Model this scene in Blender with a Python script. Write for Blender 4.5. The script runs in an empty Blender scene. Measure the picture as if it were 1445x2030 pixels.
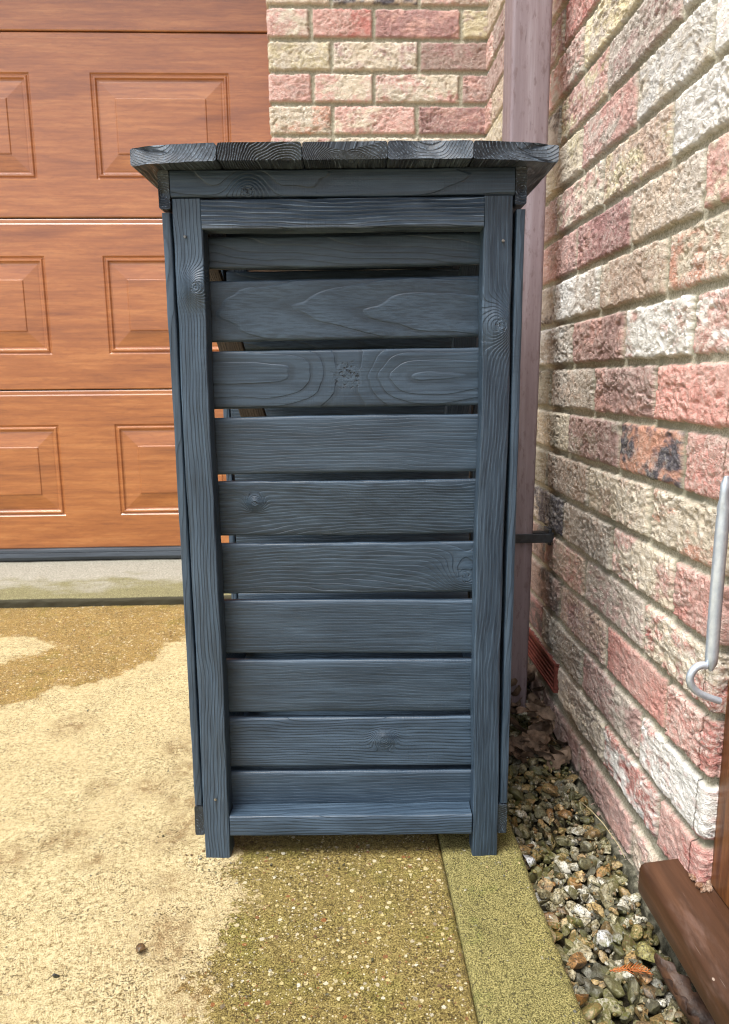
import bpy, bmesh, math, random
import numpy as np
from mathutils import Vector, Matrix

# ------------------------------------------------------------------ camera, world, sun, exposure
scn = bpy.context.scene
COL = scn.collection
cam_d = bpy.data.cameras.new('camera')
cam = bpy.data.objects.new('camera', cam_d)
COL.objects.link(cam)
_R = ((0.99932615, -0.03571743, -0.00845586), (0.01477921, 0.18068233, 0.98343046), (0.03359778, 0.98289275, -0.18108845))
cam.matrix_world = Matrix(((_R[0][0], _R[1][0], -_R[2][0], 0.0), (_R[0][1], _R[1][1], -_R[2][1], 0.0),
                           (_R[0][2], _R[1][2], -_R[2][2], 0.0), (0, 0, 0, 1)))
cam_d.sensor_fit = 'VERTICAL'
cam_d.sensor_height = 36.0
cam_d.lens = 1424.6 / 2030.0 * 36.0
cam_d.clip_start = 0.01
cam_d.clip_end = 500
cam_d.dof.use_dof = True
cam_d.dof.focus_distance = 0.92
cam_d.dof.aperture_fstop = 11.0
scn.camera = cam

SUN_EL, SUN_AZ = math.radians(66), math.radians(228)      # azimuth clockwise from +Y (the sun side is behind, left)
w = bpy.data.worlds.new('World')
scn.world = w
w.use_nodes = True
nt = w.node_tree
bg = nt.nodes['Background']
sky = nt.nodes.new('ShaderNodeTexSky')
sky.sky_type = 'NISHITA'
sky.sun_disc = False
sky.sun_elevation = SUN_EL
sky.sun_rotation = SUN_AZ
sky.air_density = 1.0
sky.dust_density = 3.0
sky.ozone_density = 1.0
hs = nt.nodes.new('ShaderNodeHueSaturation')
hs.inputs['Saturation'].default_value = 0.46
nt.links.new(sky.outputs[0], hs.inputs['Color'])
nt.links.new(hs.outputs[0], bg.inputs[0])
bg.inputs[1].default_value = 0.13
sun_d = bpy.data.lights.new('sun', 'SUN')
sun = bpy.data.objects.new('sun', sun_d)
COL.objects.link(sun)
sun_d.energy = 2.0
sun_d.angle = math.radians(28)
sun_d.color = (1.0, 0.975, 0.94)
sdir = Vector((math.sin(SUN_AZ) * math.cos(SUN_EL), math.cos(SUN_AZ) * math.cos(SUN_EL), math.sin(SUN_EL)))
sun.rotation_euler = sdir.to_track_quat('Z', 'Y').to_euler()
sun.location = sdir * 5

scn.render.engine = 'CYCLES'
scn.cycles.use_denoising = True
scn.cycles.filter_width = 1.1
vs = scn.view_settings
vs.view_transform = 'Standard'
vs.look = 'None'
vs.exposure = 1.3
vs.gamma = 1.0

random.seed(7)
RNG = np.random.default_rng(11)

# ------------------------------------------------------------------ numpy noise
def _hash(ix, iy, iz):
    h = (ix.astype(np.int64) * 374761393 + iy.astype(np.int64) * 668265263 + iz.astype(np.int64) * 2147483647) & 0xffffffff
    h = ((h ^ (h >> 13)) * 1274126177) & 0xffffffff
    h = ((h ^ (h >> 16)) * 2246822519) & 0xffffffff
    return ((h ^ (h >> 15)) & 0xffff) / 65535.0

def vnoise(x, y, z):
    x, y, z = np.broadcast_arrays(x, y, z)
    xi, yi, zi = np.floor(x), np.floor(y), np.floor(z)
    fx, fy, fz = x - xi, y - yi, z - zi
    fx, fy, fz = [f * f * f * (f * (f * 6 - 15) + 10) for f in (fx, fy, fz)]
    xi, yi, zi = xi.astype(np.int64), yi.astype(np.int64), zi.astype(np.int64)
    r = 0
    for a in (0, 1):
        wx = fx if a else 1 - fx
        for b in (0, 1):
            wy = fy if b else 1 - fy
            for c in (0, 1):
                wz = fz if c else 1 - fz
                r = r + wx * wy * wz * _hash(xi + a, yi + b, zi + c)
    return r * 2 - 1

def fbm(x, y, z, oct=4, gain=0.5):
    r, a, s = 0, 1.0, 0.0
    for i in range(oct):
        r = r + a * vnoise(x * 2 ** i + 17.3 * i, y * 2 ** i + 5.1 * i, z * 2 ** i + 9.7 * i)
        s += a
        a *= gain
    return r / s

def sstep(a, b, x):
    t = np.clip((x - a) / (b - a), 0, 1)
    return t * t * (3 - 2 * t)

def lin(c):
    return tuple(((v / 255) / 12.92 if v / 255 < 0.04045 else ((v / 255 + 0.055) / 1.055) ** 2.4) for v in c)

# ------------------------------------------------------------------ object helpers
def tag(o, label=None, cat=None, group=None, kind=None):
    if label: o['label'] = label
    if cat: o['category'] = cat
    if group: o['group'] = group
    if kind: o['kind'] = kind
    return o

def thing(name, label, cat, loc=(0, 0, 0), rotz=0.0, group=None):
    o = bpy.data.objects.new(name, None)
    COL.objects.link(o)
    o.location = loc
    o.rotation_euler = (0, 0, rotz)
    o.empty_display_size = 0.05
    return tag(o, label, cat, group)

def link(name, me, m, parent=None, smooth=True):
    o = bpy.data.objects.new(name, me)
    COL.objects.link(o)
    if m: me.materials.append(m)
    if parent is not None: o.parent = parent
    if smooth:
        me.polygons.foreach_set('use_smooth', np.ones(len(me.polygons), bool))
    return o

def np_mesh(name, V, F, attrs=None):
    """V (n,3); F list of (k,4) / (k,3) int arrays."""
    me = bpy.data.meshes.new(name)
    if not isinstance(F, (list, tuple)): F = [F]
    F = [np.asarray(f, np.int32) for f in F if len(f)]
    nl = sum(f.size for f in F)
    npol = sum(len(f) for f in F)
    me.vertices.add(len(V))
    me.vertices.foreach_set('co', np.asarray(V, np.float32).ravel())
    me.loops.add(nl)
    me.loops.foreach_set('vertex_index', np.concatenate([f.ravel() for f in F]))
    me.polygons.add(npol)
    tot = np.concatenate([np.full(len(f), f.shape[1], np.int32) for f in F])
    st = np.concatenate([[0], np.cumsum(tot)[:-1]]).astype(np.int32)
    me.polygons.foreach_set('loop_start', st)
    me.polygons.foreach_set('loop_total', tot)
    for k, a in (attrs or {}).items():
        a = np.asarray(a, np.float32)
        if a.ndim == 1:
            at = me.attributes.new(k, 'FLOAT', 'POINT')
            at.data.foreach_set('value', a)
        else:
            at = me.attributes.new(k, 'FLOAT_VECTOR', 'POINT')
            at.data.foreach_set('vector', a.ravel())
    me.update(calc_edges=True)
    me.validate()
    return me

def grid_faces(n, m, flip=False):
    i = np.arange(n - 1)[:, None] * m + np.arange(m - 1)[None, :]
    i = i.ravel()
    f = np.stack([i, i + m, i + m + 1, i + 1], 1)
    return f[:, ::-1] if flip else f

class MB:
    """collects simple shapes into one bmesh"""
    def __init__(s): s.bm = bmesh.new()
    def box(s, c, d, bev=0.0, rot=None, seg=2):
        r = bmesh.ops.create_cube(s.bm, size=1.0)
        vs_ = r['verts']
        M = Matrix.Translation(c) @ (rot.to_4x4() if rot else Matrix.Identity(4)) @ Matrix.Diagonal((*d, 1))
        bmesh.ops.transform(s.bm, matrix=M, verts=vs_)
        if bev:
            es = list({e for v in vs_ for e in v.link_edges})
            bmesh.ops.bevel(s.bm, geom=es, offset=bev, segments=seg, profile=0.5, affect='EDGES')
        return s
    def tube(s, pts, rad, n=16, cap=True):
        pts = [Vector(p) for p in pts]
        rad = rad if isinstance(rad, (list, tuple)) else [rad] * len(pts)
        rings = []
        up = None
        for i, p in enumerate(pts):
            t = (pts[min(i + 1, len(pts) - 1)] - pts[max(i - 1, 0)]).normalized()
            if up is None:
                up = t.orthogonal().normalized()
            up = (up - t * up.dot(t)).normalized()
            sd = t.cross(up)
            r = rad[i]
            rx, ry = r if isinstance(r, (list, tuple)) else (r, r)
            rings.append([s.bm.verts.new(p + up * math.cos(a) * rx + sd * math.sin(a) * ry) for a in [2 * math.pi * k / n for k in range(n)]])
        for a, b in zip(rings, rings[1:]):
            for k in range(n):
                s.bm.faces.new((a[k], a[(k + 1) % n], b[(k + 1) % n], b[k]))
        if cap:
            s.bm.faces.new(rings[0][::-1]); s.bm.faces.new(rings[-1])
        return s
    def build(s, name, m, parent=None, smooth=False, angle=None):
        bmesh.ops.recalc_face_normals(s.bm, faces=s.bm.faces)
        me = bpy.data.meshes.new(name)
        s.bm.to_mesh(me); s.bm.free()
        o = link(name, me, m, parent, smooth)
        if angle:
            me.polygons.foreach_set('use_smooth', np.ones(len(me.polygons), bool))
            me.set_sharp_from_angle(angle=math.radians(angle))
        return o

# ------------------------------------------------------------------ material helpers
class NT:
    def __init__(s, name):
        s.m = bpy.data.materials.new(name)
        s.m.use_nodes = True
        s.t = s.m.node_tree
        s.b = s.t.nodes['Principled BSDF']
    def n(s, typ, **kw):
        nd = s.t.nodes.new('ShaderNode' + typ)
        ins = kw.pop('ins', {})
        for k, v in kw.items(): setattr(nd, k, v)
        for k, v in ins.items(): s.set(nd.inputs[k], v)
        return nd
    def set(s, sock, v):
        if hasattr(v, 'is_output') or isinstance(v, bpy.types.NodeSocket): s.t.links.new(v, sock)
        else:
            if sock.type == 'RGBA' and len(v) == 3: v = (*v, 1)
            sock.default_value = v
    def attr(s, name, out='Vector'):
        return s.n('Attribute', attribute_name=name).outputs[out]
    def obj(s): return s.n('TexCoord').outputs['Object']
    def mp(s, v, scale=(1, 1, 1), loc=(0, 0, 0), rot=(0, 0, 0)):
        return s.n('Mapping', ins={'Vector': v, 'Scale': scale, 'Location': loc, 'Rotation': rot}).outputs[0]
    def noise(s, v, scale=5, detail=4, rough=0.5, dist=0.0, out=0):
        return s.n('TexNoise', ins={'Vector': v, 'Scale': scale, 'Detail': detail, 'Roughness': rough, 'Distortion': dist}).outputs[out]
    def voro(s, v, scale=5, feature='F1', out='Distance', rand=1.0):
        return s.n('TexVoronoi', feature=feature, ins={'Vector': v, 'Scale': scale, 'Randomness': rand}).outputs[out]
    def math(s, op, a, b=0.0, c=0.0, clamp=False):
        nd = s.n('Math', operation=op, use_clamp=clamp)
        s.set(nd.inputs[0], a); s.set(nd.inputs[1], b); s.set(nd.inputs[2], c)
        return nd.outputs[0]
    def vmath(s, op, a, b=(0, 0, 0), out=0):
        nd = s.n('VectorMath', operation=op)
        s.set(nd.inputs[0], a); s.set(nd.inputs[1], b)
        return nd.outputs[out]
    def ramp(s, f, a, b, smooth=True):      # 0..1 between a and b
        nd = s.n('MapRange', interpolation_type='SMOOTHSTEP' if smooth else 'LINEAR', clamp=True)
        s.set(nd.inputs[0], f); nd.inputs[1].default_value = a; nd.inputs[2].default_value = b
        return nd.outputs[0]
    def mix(s, f, a, b, blend='MIX'):
        nd = s.n('Mix', data_type='RGBA', blend_type=blend)
        s.set(nd.inputs[0], f); s.set(nd.inputs[6], a); s.set(nd.inputs[7], b)
        return nd.outputs[2]
    def cramp(s, f, stops):
        nd = s.n('ValToRGB')
        cr = nd.color_ramp
        while len(cr.elements) < len(stops): cr.elements.new(0.5)
        for e, (p, c) in zip(cr.elements, stops):
            e.position = p; e.color = (*c, 1)
        s.set(nd.inputs[0], f)
        return nd.outputs[0]
    def bump(s, h, dist=0.001, strength=1.0, normal=None):
        nd = s.n('Bump', ins={'Height': h, 'Distance': dist, 'Strength': strength})
        if normal: s.set(nd.inputs['Normal'], normal)
        return nd.outputs[0]
    def out(s, color, rough=0.6, normal=None, spec=0.5, metal=0.0, coat=0.0, coat_rough=0.2):
        s.set(s.b.inputs['Base Color'], color); s.set(s.b.inputs['Roughness'], rough)
        s.b.inputs['Specular IOR Level'].default_value = spec
        s.b.inputs['Metallic'].default_value = metal
        s.b.inputs['Coat Weight'].default_value = coat
        s.b.inputs['Coat Roughness'].default_value = coat_rough
        if normal: s.set(s.b.inputs['Normal'], normal)
        return s.m

# ---- timber: solid wood texture carried by the point attributes gc (along, across, depth from the pith) and kn (knot space)
def timber(name, base, dark, light, relief=0.0007, rough=0.5, ringf=1.0, spec=0.45, saw=0.55, contrast=1.0, fleck=0.5):
    s = NT(name)
    gc = s.attr('gc'); kn = s.attr('kn'); gp = s.attr('gp')
    gx = s.n('SeparateXYZ', ins={0: gp})            # ring pitch, seed, relief multiplier
    sep = s.n('SeparateXYZ', ins={0: gc})
    seedv = s.n('CombineXYZ', ins={0: gx.outputs[1]}).outputs[0]
    gs = s.vmath('ADD', gc, seedv)
    warp = s.noise(s.mp(gs, (3.2, 9, 9)), 1.0, 3, 0.55)
    warp2 = s.noise(s.mp(gs, (14, 40, 40)), 1.0, 2, 0.5)
    yz = s.n('CombineXYZ', ins={1: sep.outputs[1], 2: sep.outputs[2]}).outputs[0]
    r = s.vmath('LENGTH', yz, out='Value')
    kl = s.vmath('LENGTH', kn, out='Value')
    kg = s.math('EXPONENT', s.math('MULTIPLY', s.math('MULTIPLY', kl, kl), -0.45))
    r = s.math('MULTIPLY_ADD', warp, 0.034, r)
    r = s.math('MULTIPLY_ADD', warp2, 0.0034, r)
    r = s.math('MULTIPLY_ADD', kg, 0.034, r)
    u = s.math('DIVIDE', r, gx.outputs[0])
    fr = s.math('FRACT', u)
    ring = s.math('MULTIPLY', s.ramp(fr, 0.0, 0.85), s.ramp(fr, 1.0, 0.93))       # slow rise, sharp latewood edge
    inknot = s.ramp(kl, 0.62, 0.45)
    knr = s.math('SINE', s.math('MULTIPLY', s.math('MULTIPLY_ADD', s.noise(gc, 90, 4, 0.65), 1.1, kl), 17.0))
    knr = s.math('MULTIPLY_ADD', knr, 0.3, 0.4)
    ring = s.math('ADD', s.math('MULTIPLY', ring, s.math('SUBTRACT', 1.0, inknot)), s.math('MULTIPLY', knr, inknot))
    fibre = s.noise(s.mp(gs, (10, 420, 420)), 1.0, 4, 0.6)
    blot = s.noise(s.mp(gs, (9, 30, 30)), 1.0, 4, 0.6)
    sawn = s.noise(s.mp(gs, (330, 16, 16)), 1.0, 2, 0.6)
    sawmask = s.ramp(s.noise(s.mp(gs, (5, 22, 22)), 1.0, 2), 0.42, 0.62)
    crumb = s.noise(gs, 700, 3, 0.6)
    h = s.math('MULTIPLY', ring, gx.outputs[2])
    h = s.math('MULTIPLY_ADD', fibre, s.math('MULTIPLY_ADD', gx.outputs[2], 0.30, 0.15), h)
    h = s.math('MULTIPLY_ADD', s.math('MULTIPLY', sawn, sawmask), saw, h)
    h = s.math('MULTIPLY_ADD', crumb, 0.22, h)
    pit = s.math('MULTIPLY', s.ramp(s.noise(gs, 230, 3, 0.6), 0.56, 0.66), s.ramp(kl, 0.85, 0.3))
    h = s.math('MULTIPLY_ADD', pit, -1.6, h)
    col = s.mix(s.math('MULTIPLY', s.ramp(blot, 0.32, 0.7), contrast, clamp=True), base, light)
    col = s.mix(s.math('MULTIPLY', s.math('SUBTRACT', 1.0, s.ramp(ring, 0.0, 0.18)), 0.35 * contrast), col, dark)
    col = s.mix(s.math('MULTIPLY', s.ramp(fibre, 0.56, 0.36), 0.45 * contrast), col, dark)
    col = s.mix(s.math('MULTIPLY', s.ramp(s.math('MULTIPLY', ring, s.ramp(fibre, 0.45, 0.62)), 0.55, 0.95), fleck), col, tuple(min(1, c * 1.9) for c in light))  # grain ridges lightened in the colour, for caught light and worn paint
    col = s.mix(s.math('MULTIPLY', pit, 0.8), col, tuple(c * 0.25 for c in dark))
    bare = s.ramp(s.noise(s.mp(gs, (7, 26, 26), (4, 1, 2)), 1.0, 5, 0.65), 0.60, 0.74)
    col = s.mix(s.math('MULTIPLY', bare, 0.45), col, dark)
    rg = s.math('MULTIPLY_ADD', s.ramp(fibre, 0.3, 0.7), 0.2, rough - 0.1)
    return s.out(col, rg, s.bump(h, relief), spec)

PAINT = timber('blue_grey_painted_timber', (0.032, 0.056, 0.086), (0.009, 0.016, 0.025), (0.052, 0.085, 0.124), relief=0.00055, rough=0.46, fleck=0.16)
PAINT_ROOF = timber('dark_painted_roof_timber', (0.020, 0.030, 0.042), (0.004, 0.006, 0.009), (0.07, 0.095, 0.125), relief=0.0014, rough=0.52, fleck=0.9, saw=0.1)
PAINT_LIT = timber('highlit_blue_grey_painted_timber', (0.050, 0.078, 0.110), (0.010, 0.016, 0.024), (0.105, 0.145, 0.19), relief=0.0012, rough=0.42, fleck=0.75)  # lighter copy of the paint; sheen on the rough grain is in the colour
RAW = timber('bare_timber', (0.040, 0.029, 0.018), (0.017, 0.012, 0.008), (0.058, 0.043, 0.028), relief=0.0005, rough=0.8, spec=0.2)  # bare wood, its colour darkened for the shade inside the store

def brick_mat():
    s = NT('rustic_facing_brick')
    co = s.obj()
    col = s.attr('col', 'Color'); mask = s.attr('mask', 'Fac'); bloom = s.attr('bloom', 'Fac')
    warp = s.n('VectorMath', operation='SCALE', ins={0: s.noise(co, 45, 3, 0.55, out=1), 3: 0.030}).outputs[0]
    cw = s.vmath('ADD', co, warp)
    lump = s.math('ABSOLUTE', s.math('SUBTRACT', s.noise(s.mp(cw, (0.62, 0.62, 1.2)), 135, 4, 0.6), 0.5))
    lump = s.ramp(lump, 0.0, 0.17)                                   # rounded crumbs with sharp creases between
    f1 = s.noise(co, 150, 4, 0.6)
    f2 = s.noise(co, 480, 3, 0.6)
    dust = s.mix(0.80, col, (0.74, 0.70, 0.62))
    c = s.mix(s.math('MULTIPLY', s.ramp(s.math('MULTIPLY_ADD', f1, 0.6, s.math('MULTIPLY', f2, 0.4)), 0.40, 0.62), bloom, clamp=True), col, dust)
    c = s.mix(s.math('MULTIPLY', s.ramp(s.noise(co, 300, 2, 0.5), 0.64, 0.72), 0.5), c, s.mix(1.0, c, (0.40, 0.33, 0.30), 'MULTIPLY'))
    mort = s.mix(s.ramp(s.noise(co, 380, 4, 0.7), 0.35, 0.65), (0.25, 0.235, 0.17), (0.46, 0.43, 0.335))
    mort = s.mix(s.ramp(s.noise(co, 9, 3, 0.6), 0.52, 0.72), mort, (0.24, 0.23, 0.165))
    c = s.mix(mask, mort, c)
    h = s.math('MULTIPLY_ADD', lump, 0.6, s.math('MULTIPLY', f1, 0.7))
    h = s.math('MULTIPLY_ADD', f2, 0.75, h)
    hm = s.noise(co, 500, 3, 0.7)
    hh = s.n('Mix', ins={0: mask, 2: s.math('MULTIPLY', hm, 0.5), 3: h}).outputs[0]
    return s.out(c, 0.9, s.bump(hh, 0.0015), 0.2)
BRICK = brick_mat()

def door_mat():
    s = NT('golden_oak_door_foil')
    co = s.obj()
    big = s.noise(s.mp(co, (1.1, 1, 6.5)), 2.2, 5, 0.6, 0.6)
    strk = s.noise(s.mp(co, (2.2, 1, 42), (3, 0, 1)), 2.0, 6, 0.7, 0.12)
    fine = s.noise(s.mp(co, (14, 1, 260)), 2.0, 3, 0.6)
    wv = s.n('TexWave', wave_type='BANDS', bands_direction='Z', ins={'Vector': s.mp(co, (0.55, 1, 1.0)), 'Scale': 16, 'Distortion': 9.0, 'Detail': 3, 'Detail Scale': 1.4, 'Detail Roughness': 0.6}).outputs['Fac']
    c = s.cramp(s.math('MULTIPLY_ADD', strk, 0.6, s.math('MULTIPLY', big, 0.5)), [(0.36, (0.205, 0.060, 0.017)), (0.55, (0.37, 0.124, 0.032)), (0.72, (0.50, 0.20, 0.06))])
    c = s.mix(s.math('MULTIPLY', s.ramp(wv, 0.60, 0.95), 0.16), c, (0.165, 0.048, 0.016))
    c = s.mix(s.math('MULTIPLY', s.ramp(fine, 0.56, 0.7), 0.35), c, (0.15, 0.045, 0.015))
    h = s.math('MULTIPLY_ADD', s.noise(co, 520, 3, 0.6), 1.0, s.math('MULTIPLY', fine, 0.5))
    return s.out(c, 0.36, s.bump(h, 0.0004), 0.55, coat=0.7, coat_rough=0.25)
DOOR = door_mat()

def concrete_mat():
    s = NT('brushed_algae_stained_concrete')
    co = s.obj()
    wet = s.attr('wet', 'Fac'); spot = s.attr('spot', 'Fac')
    n = s.noise(co, 26, 6, 0.68)
    n2 = s.noise(co, 140, 4, 0.7)
    wm = s.math('ADD', wet, s.math('MULTIPLY_ADD', n, 0.15, -0.075))
    wm = s.math('ADD', wm, s.math('MULTIPLY_ADD', n2, 0.09, -0.045))
    wm = s.ramp(wm, -0.004, 0.004)                                  # 1 = algae stained / damp
    grain = s.noise(co, 620, 3, 0.75)
    g2 = s.noise(co, 1500, 2, 0.7)
    dry = s.cramp(s.math('MULTIPLY_ADD', grain, 0.6, s.math('MULTIPLY', n2, 0.4)), [(0.385, (0.13, 0.080, 0.028)), (0.455, (0.45, 0.35, 0.168)), (0.55, (0.73, 0.62, 0.36))])
    dry = s.mix(s.math('MULTIPLY', s.ramp(s.noise(co, 7, 3, 0.5), 0.45, 0.65), 0.35), dry, (0.58, 0.45, 0.24))
    wetc = s.cramp(s.math('MULTIPLY_ADD', grain, 0.75, s.math('MULTIPLY', n2, 0.25)), [(0.385, (0.038, 0.026, 0.006)), (0.465, (0.175, 0.126, 0.033)), (0.59, (0.46, 0.365, 0.13))])
    wetc = s.mix(s.math('MULTIPLY', s.ramp(s.noise(co, 13, 4, 0.6), 0.5, 0.68), 0.5), wetc, s.mix(1.0, wetc, (0.72, 0.86, 0.5), 'MULTIPLY'))
    sep0 = s.n('SeparateXYZ', ins={0: co})
    wetc = s.mix(s.math('MULTIPLY', s.ramp(sep0.outputs[1], 1.05, 1.3), 0.85), wetc, s.mix(1.0, wetc, (1.30, 1.12, 1.12), 'MULTIPLY'))
    c = s.mix(wm, dry, wetc)
    # rusty scour spots
    sm = s.math('MULTIPLY', spot, s.ramp(s.math('MULTIPLY_ADD', n2, 0.5, s.math('MULTIPLY', s.noise(co, 55, 4, 0.7), 0.5)), 0.45, 0.56))
    c = s.mix(s.math('MULTIPLY', sm, 0.72), c, s.mix(s.ramp(grain, 0.4, 0.62), (0.11, 0.06, 0.018), (0.36, 0.215, 0.08)))
    # exposed aggregate
    wv = s.vmath('ADD', co, s.n('VectorMath', operation='SCALE', ins={0: s.noise(co, 180, 2, 0.5, out=1), 3: 0.004}).outputs[0])
    for scl, thr, seed in ((150, 0.27, 0), (90, 0.19, 3.3), (330, 0.28, 7.7)):
        vv = s.mp(wv, (1, 1, 0.0), (seed, seed, 0))
        d = s.voro(vv, scl); rc = s.voro(vv, scl, out='Color')
        rs = s.n('SeparateColor', ins={0: rc})
        keep = s.ramp(rs.outputs[0], 0.50, 0.56)
        sz = s.math('MULTIPLY', thr, s.math('MULTIPLY_ADD', rs.outputs[2], 0.8, 0.55))
        inside = s.math('MULTIPLY', s.math('LESS_THAN', d, sz), keep)
        pc = s.cramp(rs.outputs[1], [(0.0, (0.74, 0.70, 0.58)), (0.35, (0.62, 0.50, 0.19)), (0.62, (0.58, 0.52, 0.38)), (0.80, (0.16, 0.11, 0.06)), (0.97, (0.30, 0.11, 0.035))])
        c = s.mix(s.math('MULTIPLY', inside, s.math('MULTIPLY_ADD', wm, 0.75, 0.18)), c, pc)
    pits = s.math('MULTIPLY', s.ramp(s.noise(co, 300, 2, 0.55), 0.58, 0.62), s.ramp(s.noise(co, 16, 3, 0.6), 0.40, 0.6))
    c = s.mix(s.math('MULTIPLY', pits, 0.75), c, (0.075, 0.05, 0.02))
    # brushed finish: straight strokes in front, circular sweeps behind
    sepc = s.n('SeparateXYZ', ins={0: co})
    dv = s.vmath('SUBTRACT', co, (-0.36, 1.02, -0.62))
    rr = s.vmath('LENGTH', dv, out='Value')
    rr = s.math('MULTIPLY_ADD', s.noise(co, 6, 3, 0.6), 0.05, rr)
    sw = s.math('SINE', s.math('MULTIPLY', rr, 1350))
    st = s.math('SINE', s.math('MULTIPLY', s.math('ADD', s.math('ADD', sepc.outputs[0], s.math('MULTIPLY', sepc.outputs[1], 0.35)), s.math('MULTIPLY', s.noise(co, 8, 3, 0.6), 0.03)), 1900))
    br = s.n('Mix', ins={0: s.ramp(sepc.outputs[1], 0.80, 0.92), 2: st, 3: sw}).outputs[0]
    br = s.math('MULTIPLY', br, s.ramp(s.math('MULTIPLY_ADD', s.noise(co, 20, 3, 0.6), 0.5, s.math('MULTIPLY', s.noise(co, 170, 3, 0.6), 0.5)), 0.40, 0.62))
    br = s.math('MULTIPLY', br, s.math('MULTIPLY_ADD', wm, -0.85, 1.0))
    h = s.math('MULTIPLY_ADD', br, 0.16, s.math('MULTIPLY', grain, 2.0))
    h = s.math('MULTIPLY_ADD', g2, 0.6, h)
    h = s.math('MULTIPLY_ADD', pits, -1.3, h)
    h = s.math('MULTIPLY_ADD', n2, 1.0, h)
    c = s.mix(s.math('MULTIPLY', s.ramp(br, -0.2, -0.9), 0.30), c, s.mix(1.0, c, (0.55, 0.46, 0.34), 'MULTIPLY'))
    rg = s.n('Mix', ins={0: wm, 2: 0.9, 3: 0.48}).outputs[0]
    return s.out(c, rg, s.bump(h, 0.0016), 0.3)
CONC = concrete_mat()

def edging_mat():
    s = NT('mossy_concrete_edging')
    co = s.obj()
    g = s.noise(co, 700, 3, 0.75); n = s.noise(co, 22, 5, 0.65)
    c = s.cramp(g, [(0.385, (0.030, 0.026, 0.007)), (0.475, (0.130, 0.113, 0.035)), (0.61, (0.35, 0.31, 0.125))])
    pale = s.noise(co, 9, 4, 0.6)
    c = s.mix(s.math('MULTIPLY', s.ramp(pale, 0.5, 0.66), 0.5), c, s.mix(1.0, c, (1.35, 1.3, 1.25), 'MULTIPLY'))
    c = s.mix(s.math('MULTIPLY', s.ramp(pale, 0.46, 0.34), 0.5), c, s.mix(1.0, c, (0.62, 0.62, 0.55), 'MULTIPLY'))
    c = s.mix(s.math('MULTIPLY', s.ramp(n, 0.54, 0.72), 0.65), c, s.mix(1.0, c, (0.55, 0.72, 0.40), 'MULTIPLY'))
    c = s.mix(s.math('MULTIPLY', s.ramp(s.noise(co, 240, 2), 0.62, 0.68), 0.8), c, (0.03, 0.025, 0.012))
    h = s.math('MULTIPLY_ADD', s.noise(co, 240, 3), 0.8, g)
    return s.out(c, 0.85, s.bump(h, 0.0012), 0.25)
EDGE = edging_mat()

def apron_mat():
    s = NT('worn_apron_concrete')
    co = s.obj()
    sep = s.n('SeparateXYZ', ins={0: co})
    n = s.noise(s.mp(co, (1, 2.2, 2)), 7, 5, 0.65)
    c = s.cramp(s.noise(co, 220, 4, 0.7), [(0.3, (0.17, 0.16, 0.125)), (0.7, (0.40, 0.385, 0.32))])
    gm = s.ramp(s.math('MULTIPLY_ADD', n, 0.42, s.math('MULTIPLY', sep.outputs[1], -1.0)), -1.93, -1.80)
    c = s.mix(s.math('MULTIPLY', gm, 0.9), c, s.mix(s.ramp(s.noise(co, 300, 3, 0.7), 0.35, 0.7), (0.095, 0.085, 0.033), (0.27, 0.25, 0.12)))
    c = s.mix(s.ramp(sep.outputs[1], 1.974, 1.971), c, (0.055, 0.05, 0.03))
    return s.out(c, 0.85, s.bump(s.noise(co, 240, 4, 0.7), 0.0025), 0.25)
APRON = apron_mat()

def gravel_mat():
    s = NT('river_gravel_stone')
    co = s.obj(); col = s.attr('col', 'Color'); sd = s.attr('sd', 'Fac')
    p = s.vmath('ADD', co, s.n('CombineXYZ', ins={0: sd, 1: sd}).outputs[0])
    n = s.noise(p, 120, 5, 0.65); f = s.noise(p, 420, 4, 0.7)
    c = s.mix(s.ramp(n, 0.40, 0.62), col, s.mix(1.0, col, (0.45, 0.40, 0.30), 'MULTIPLY'))
    c = s.mix(s.math('MULTIPLY', s.ramp(f, 0.50, 0.60), 0.85), c, (0.032, 0.029, 0.018))
    moss = s.math('MULTIPLY', s.ramp(s.noise(co, 17, 3, 0.6), 0.44, 0.64), s.ramp(f, 0.36, 0.56))
    c = s.mix(s.math('MULTIPLY', moss, 0.75), c, (0.115, 0.115, 0.026))
    return s.out(c, s.math('MULTIPLY_ADD', f, 0.5, 0.22), s.bump(s.math('MULTIPLY_ADD', f, 0.6, n), 0.0009), 0.5)
GRAV = gravel_mat()

def simple(name, c1, c2, scale=40, rough=0.5, bump=0.0005, spec=0.5, stretch=(1, 1, 1), metal=0.0, lo=0.35, hi=0.65, coat=0.0, bscale=None):
    s = NT(name)
    co = s.mp(s.obj(), stretch)
    n = s.noise(co, scale, 5, 0.65)
    c = s.mix(s.ramp(n, lo, hi), c1, c2)
    b = s.noise(co, bscale or scale * 4, 3, 0.6)
    return s.out(c, rough, s.bump(s.math('MULTIPLY_ADD', b, 0.6, n), bump) if bump else None, spec, metal, coat)

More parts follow.
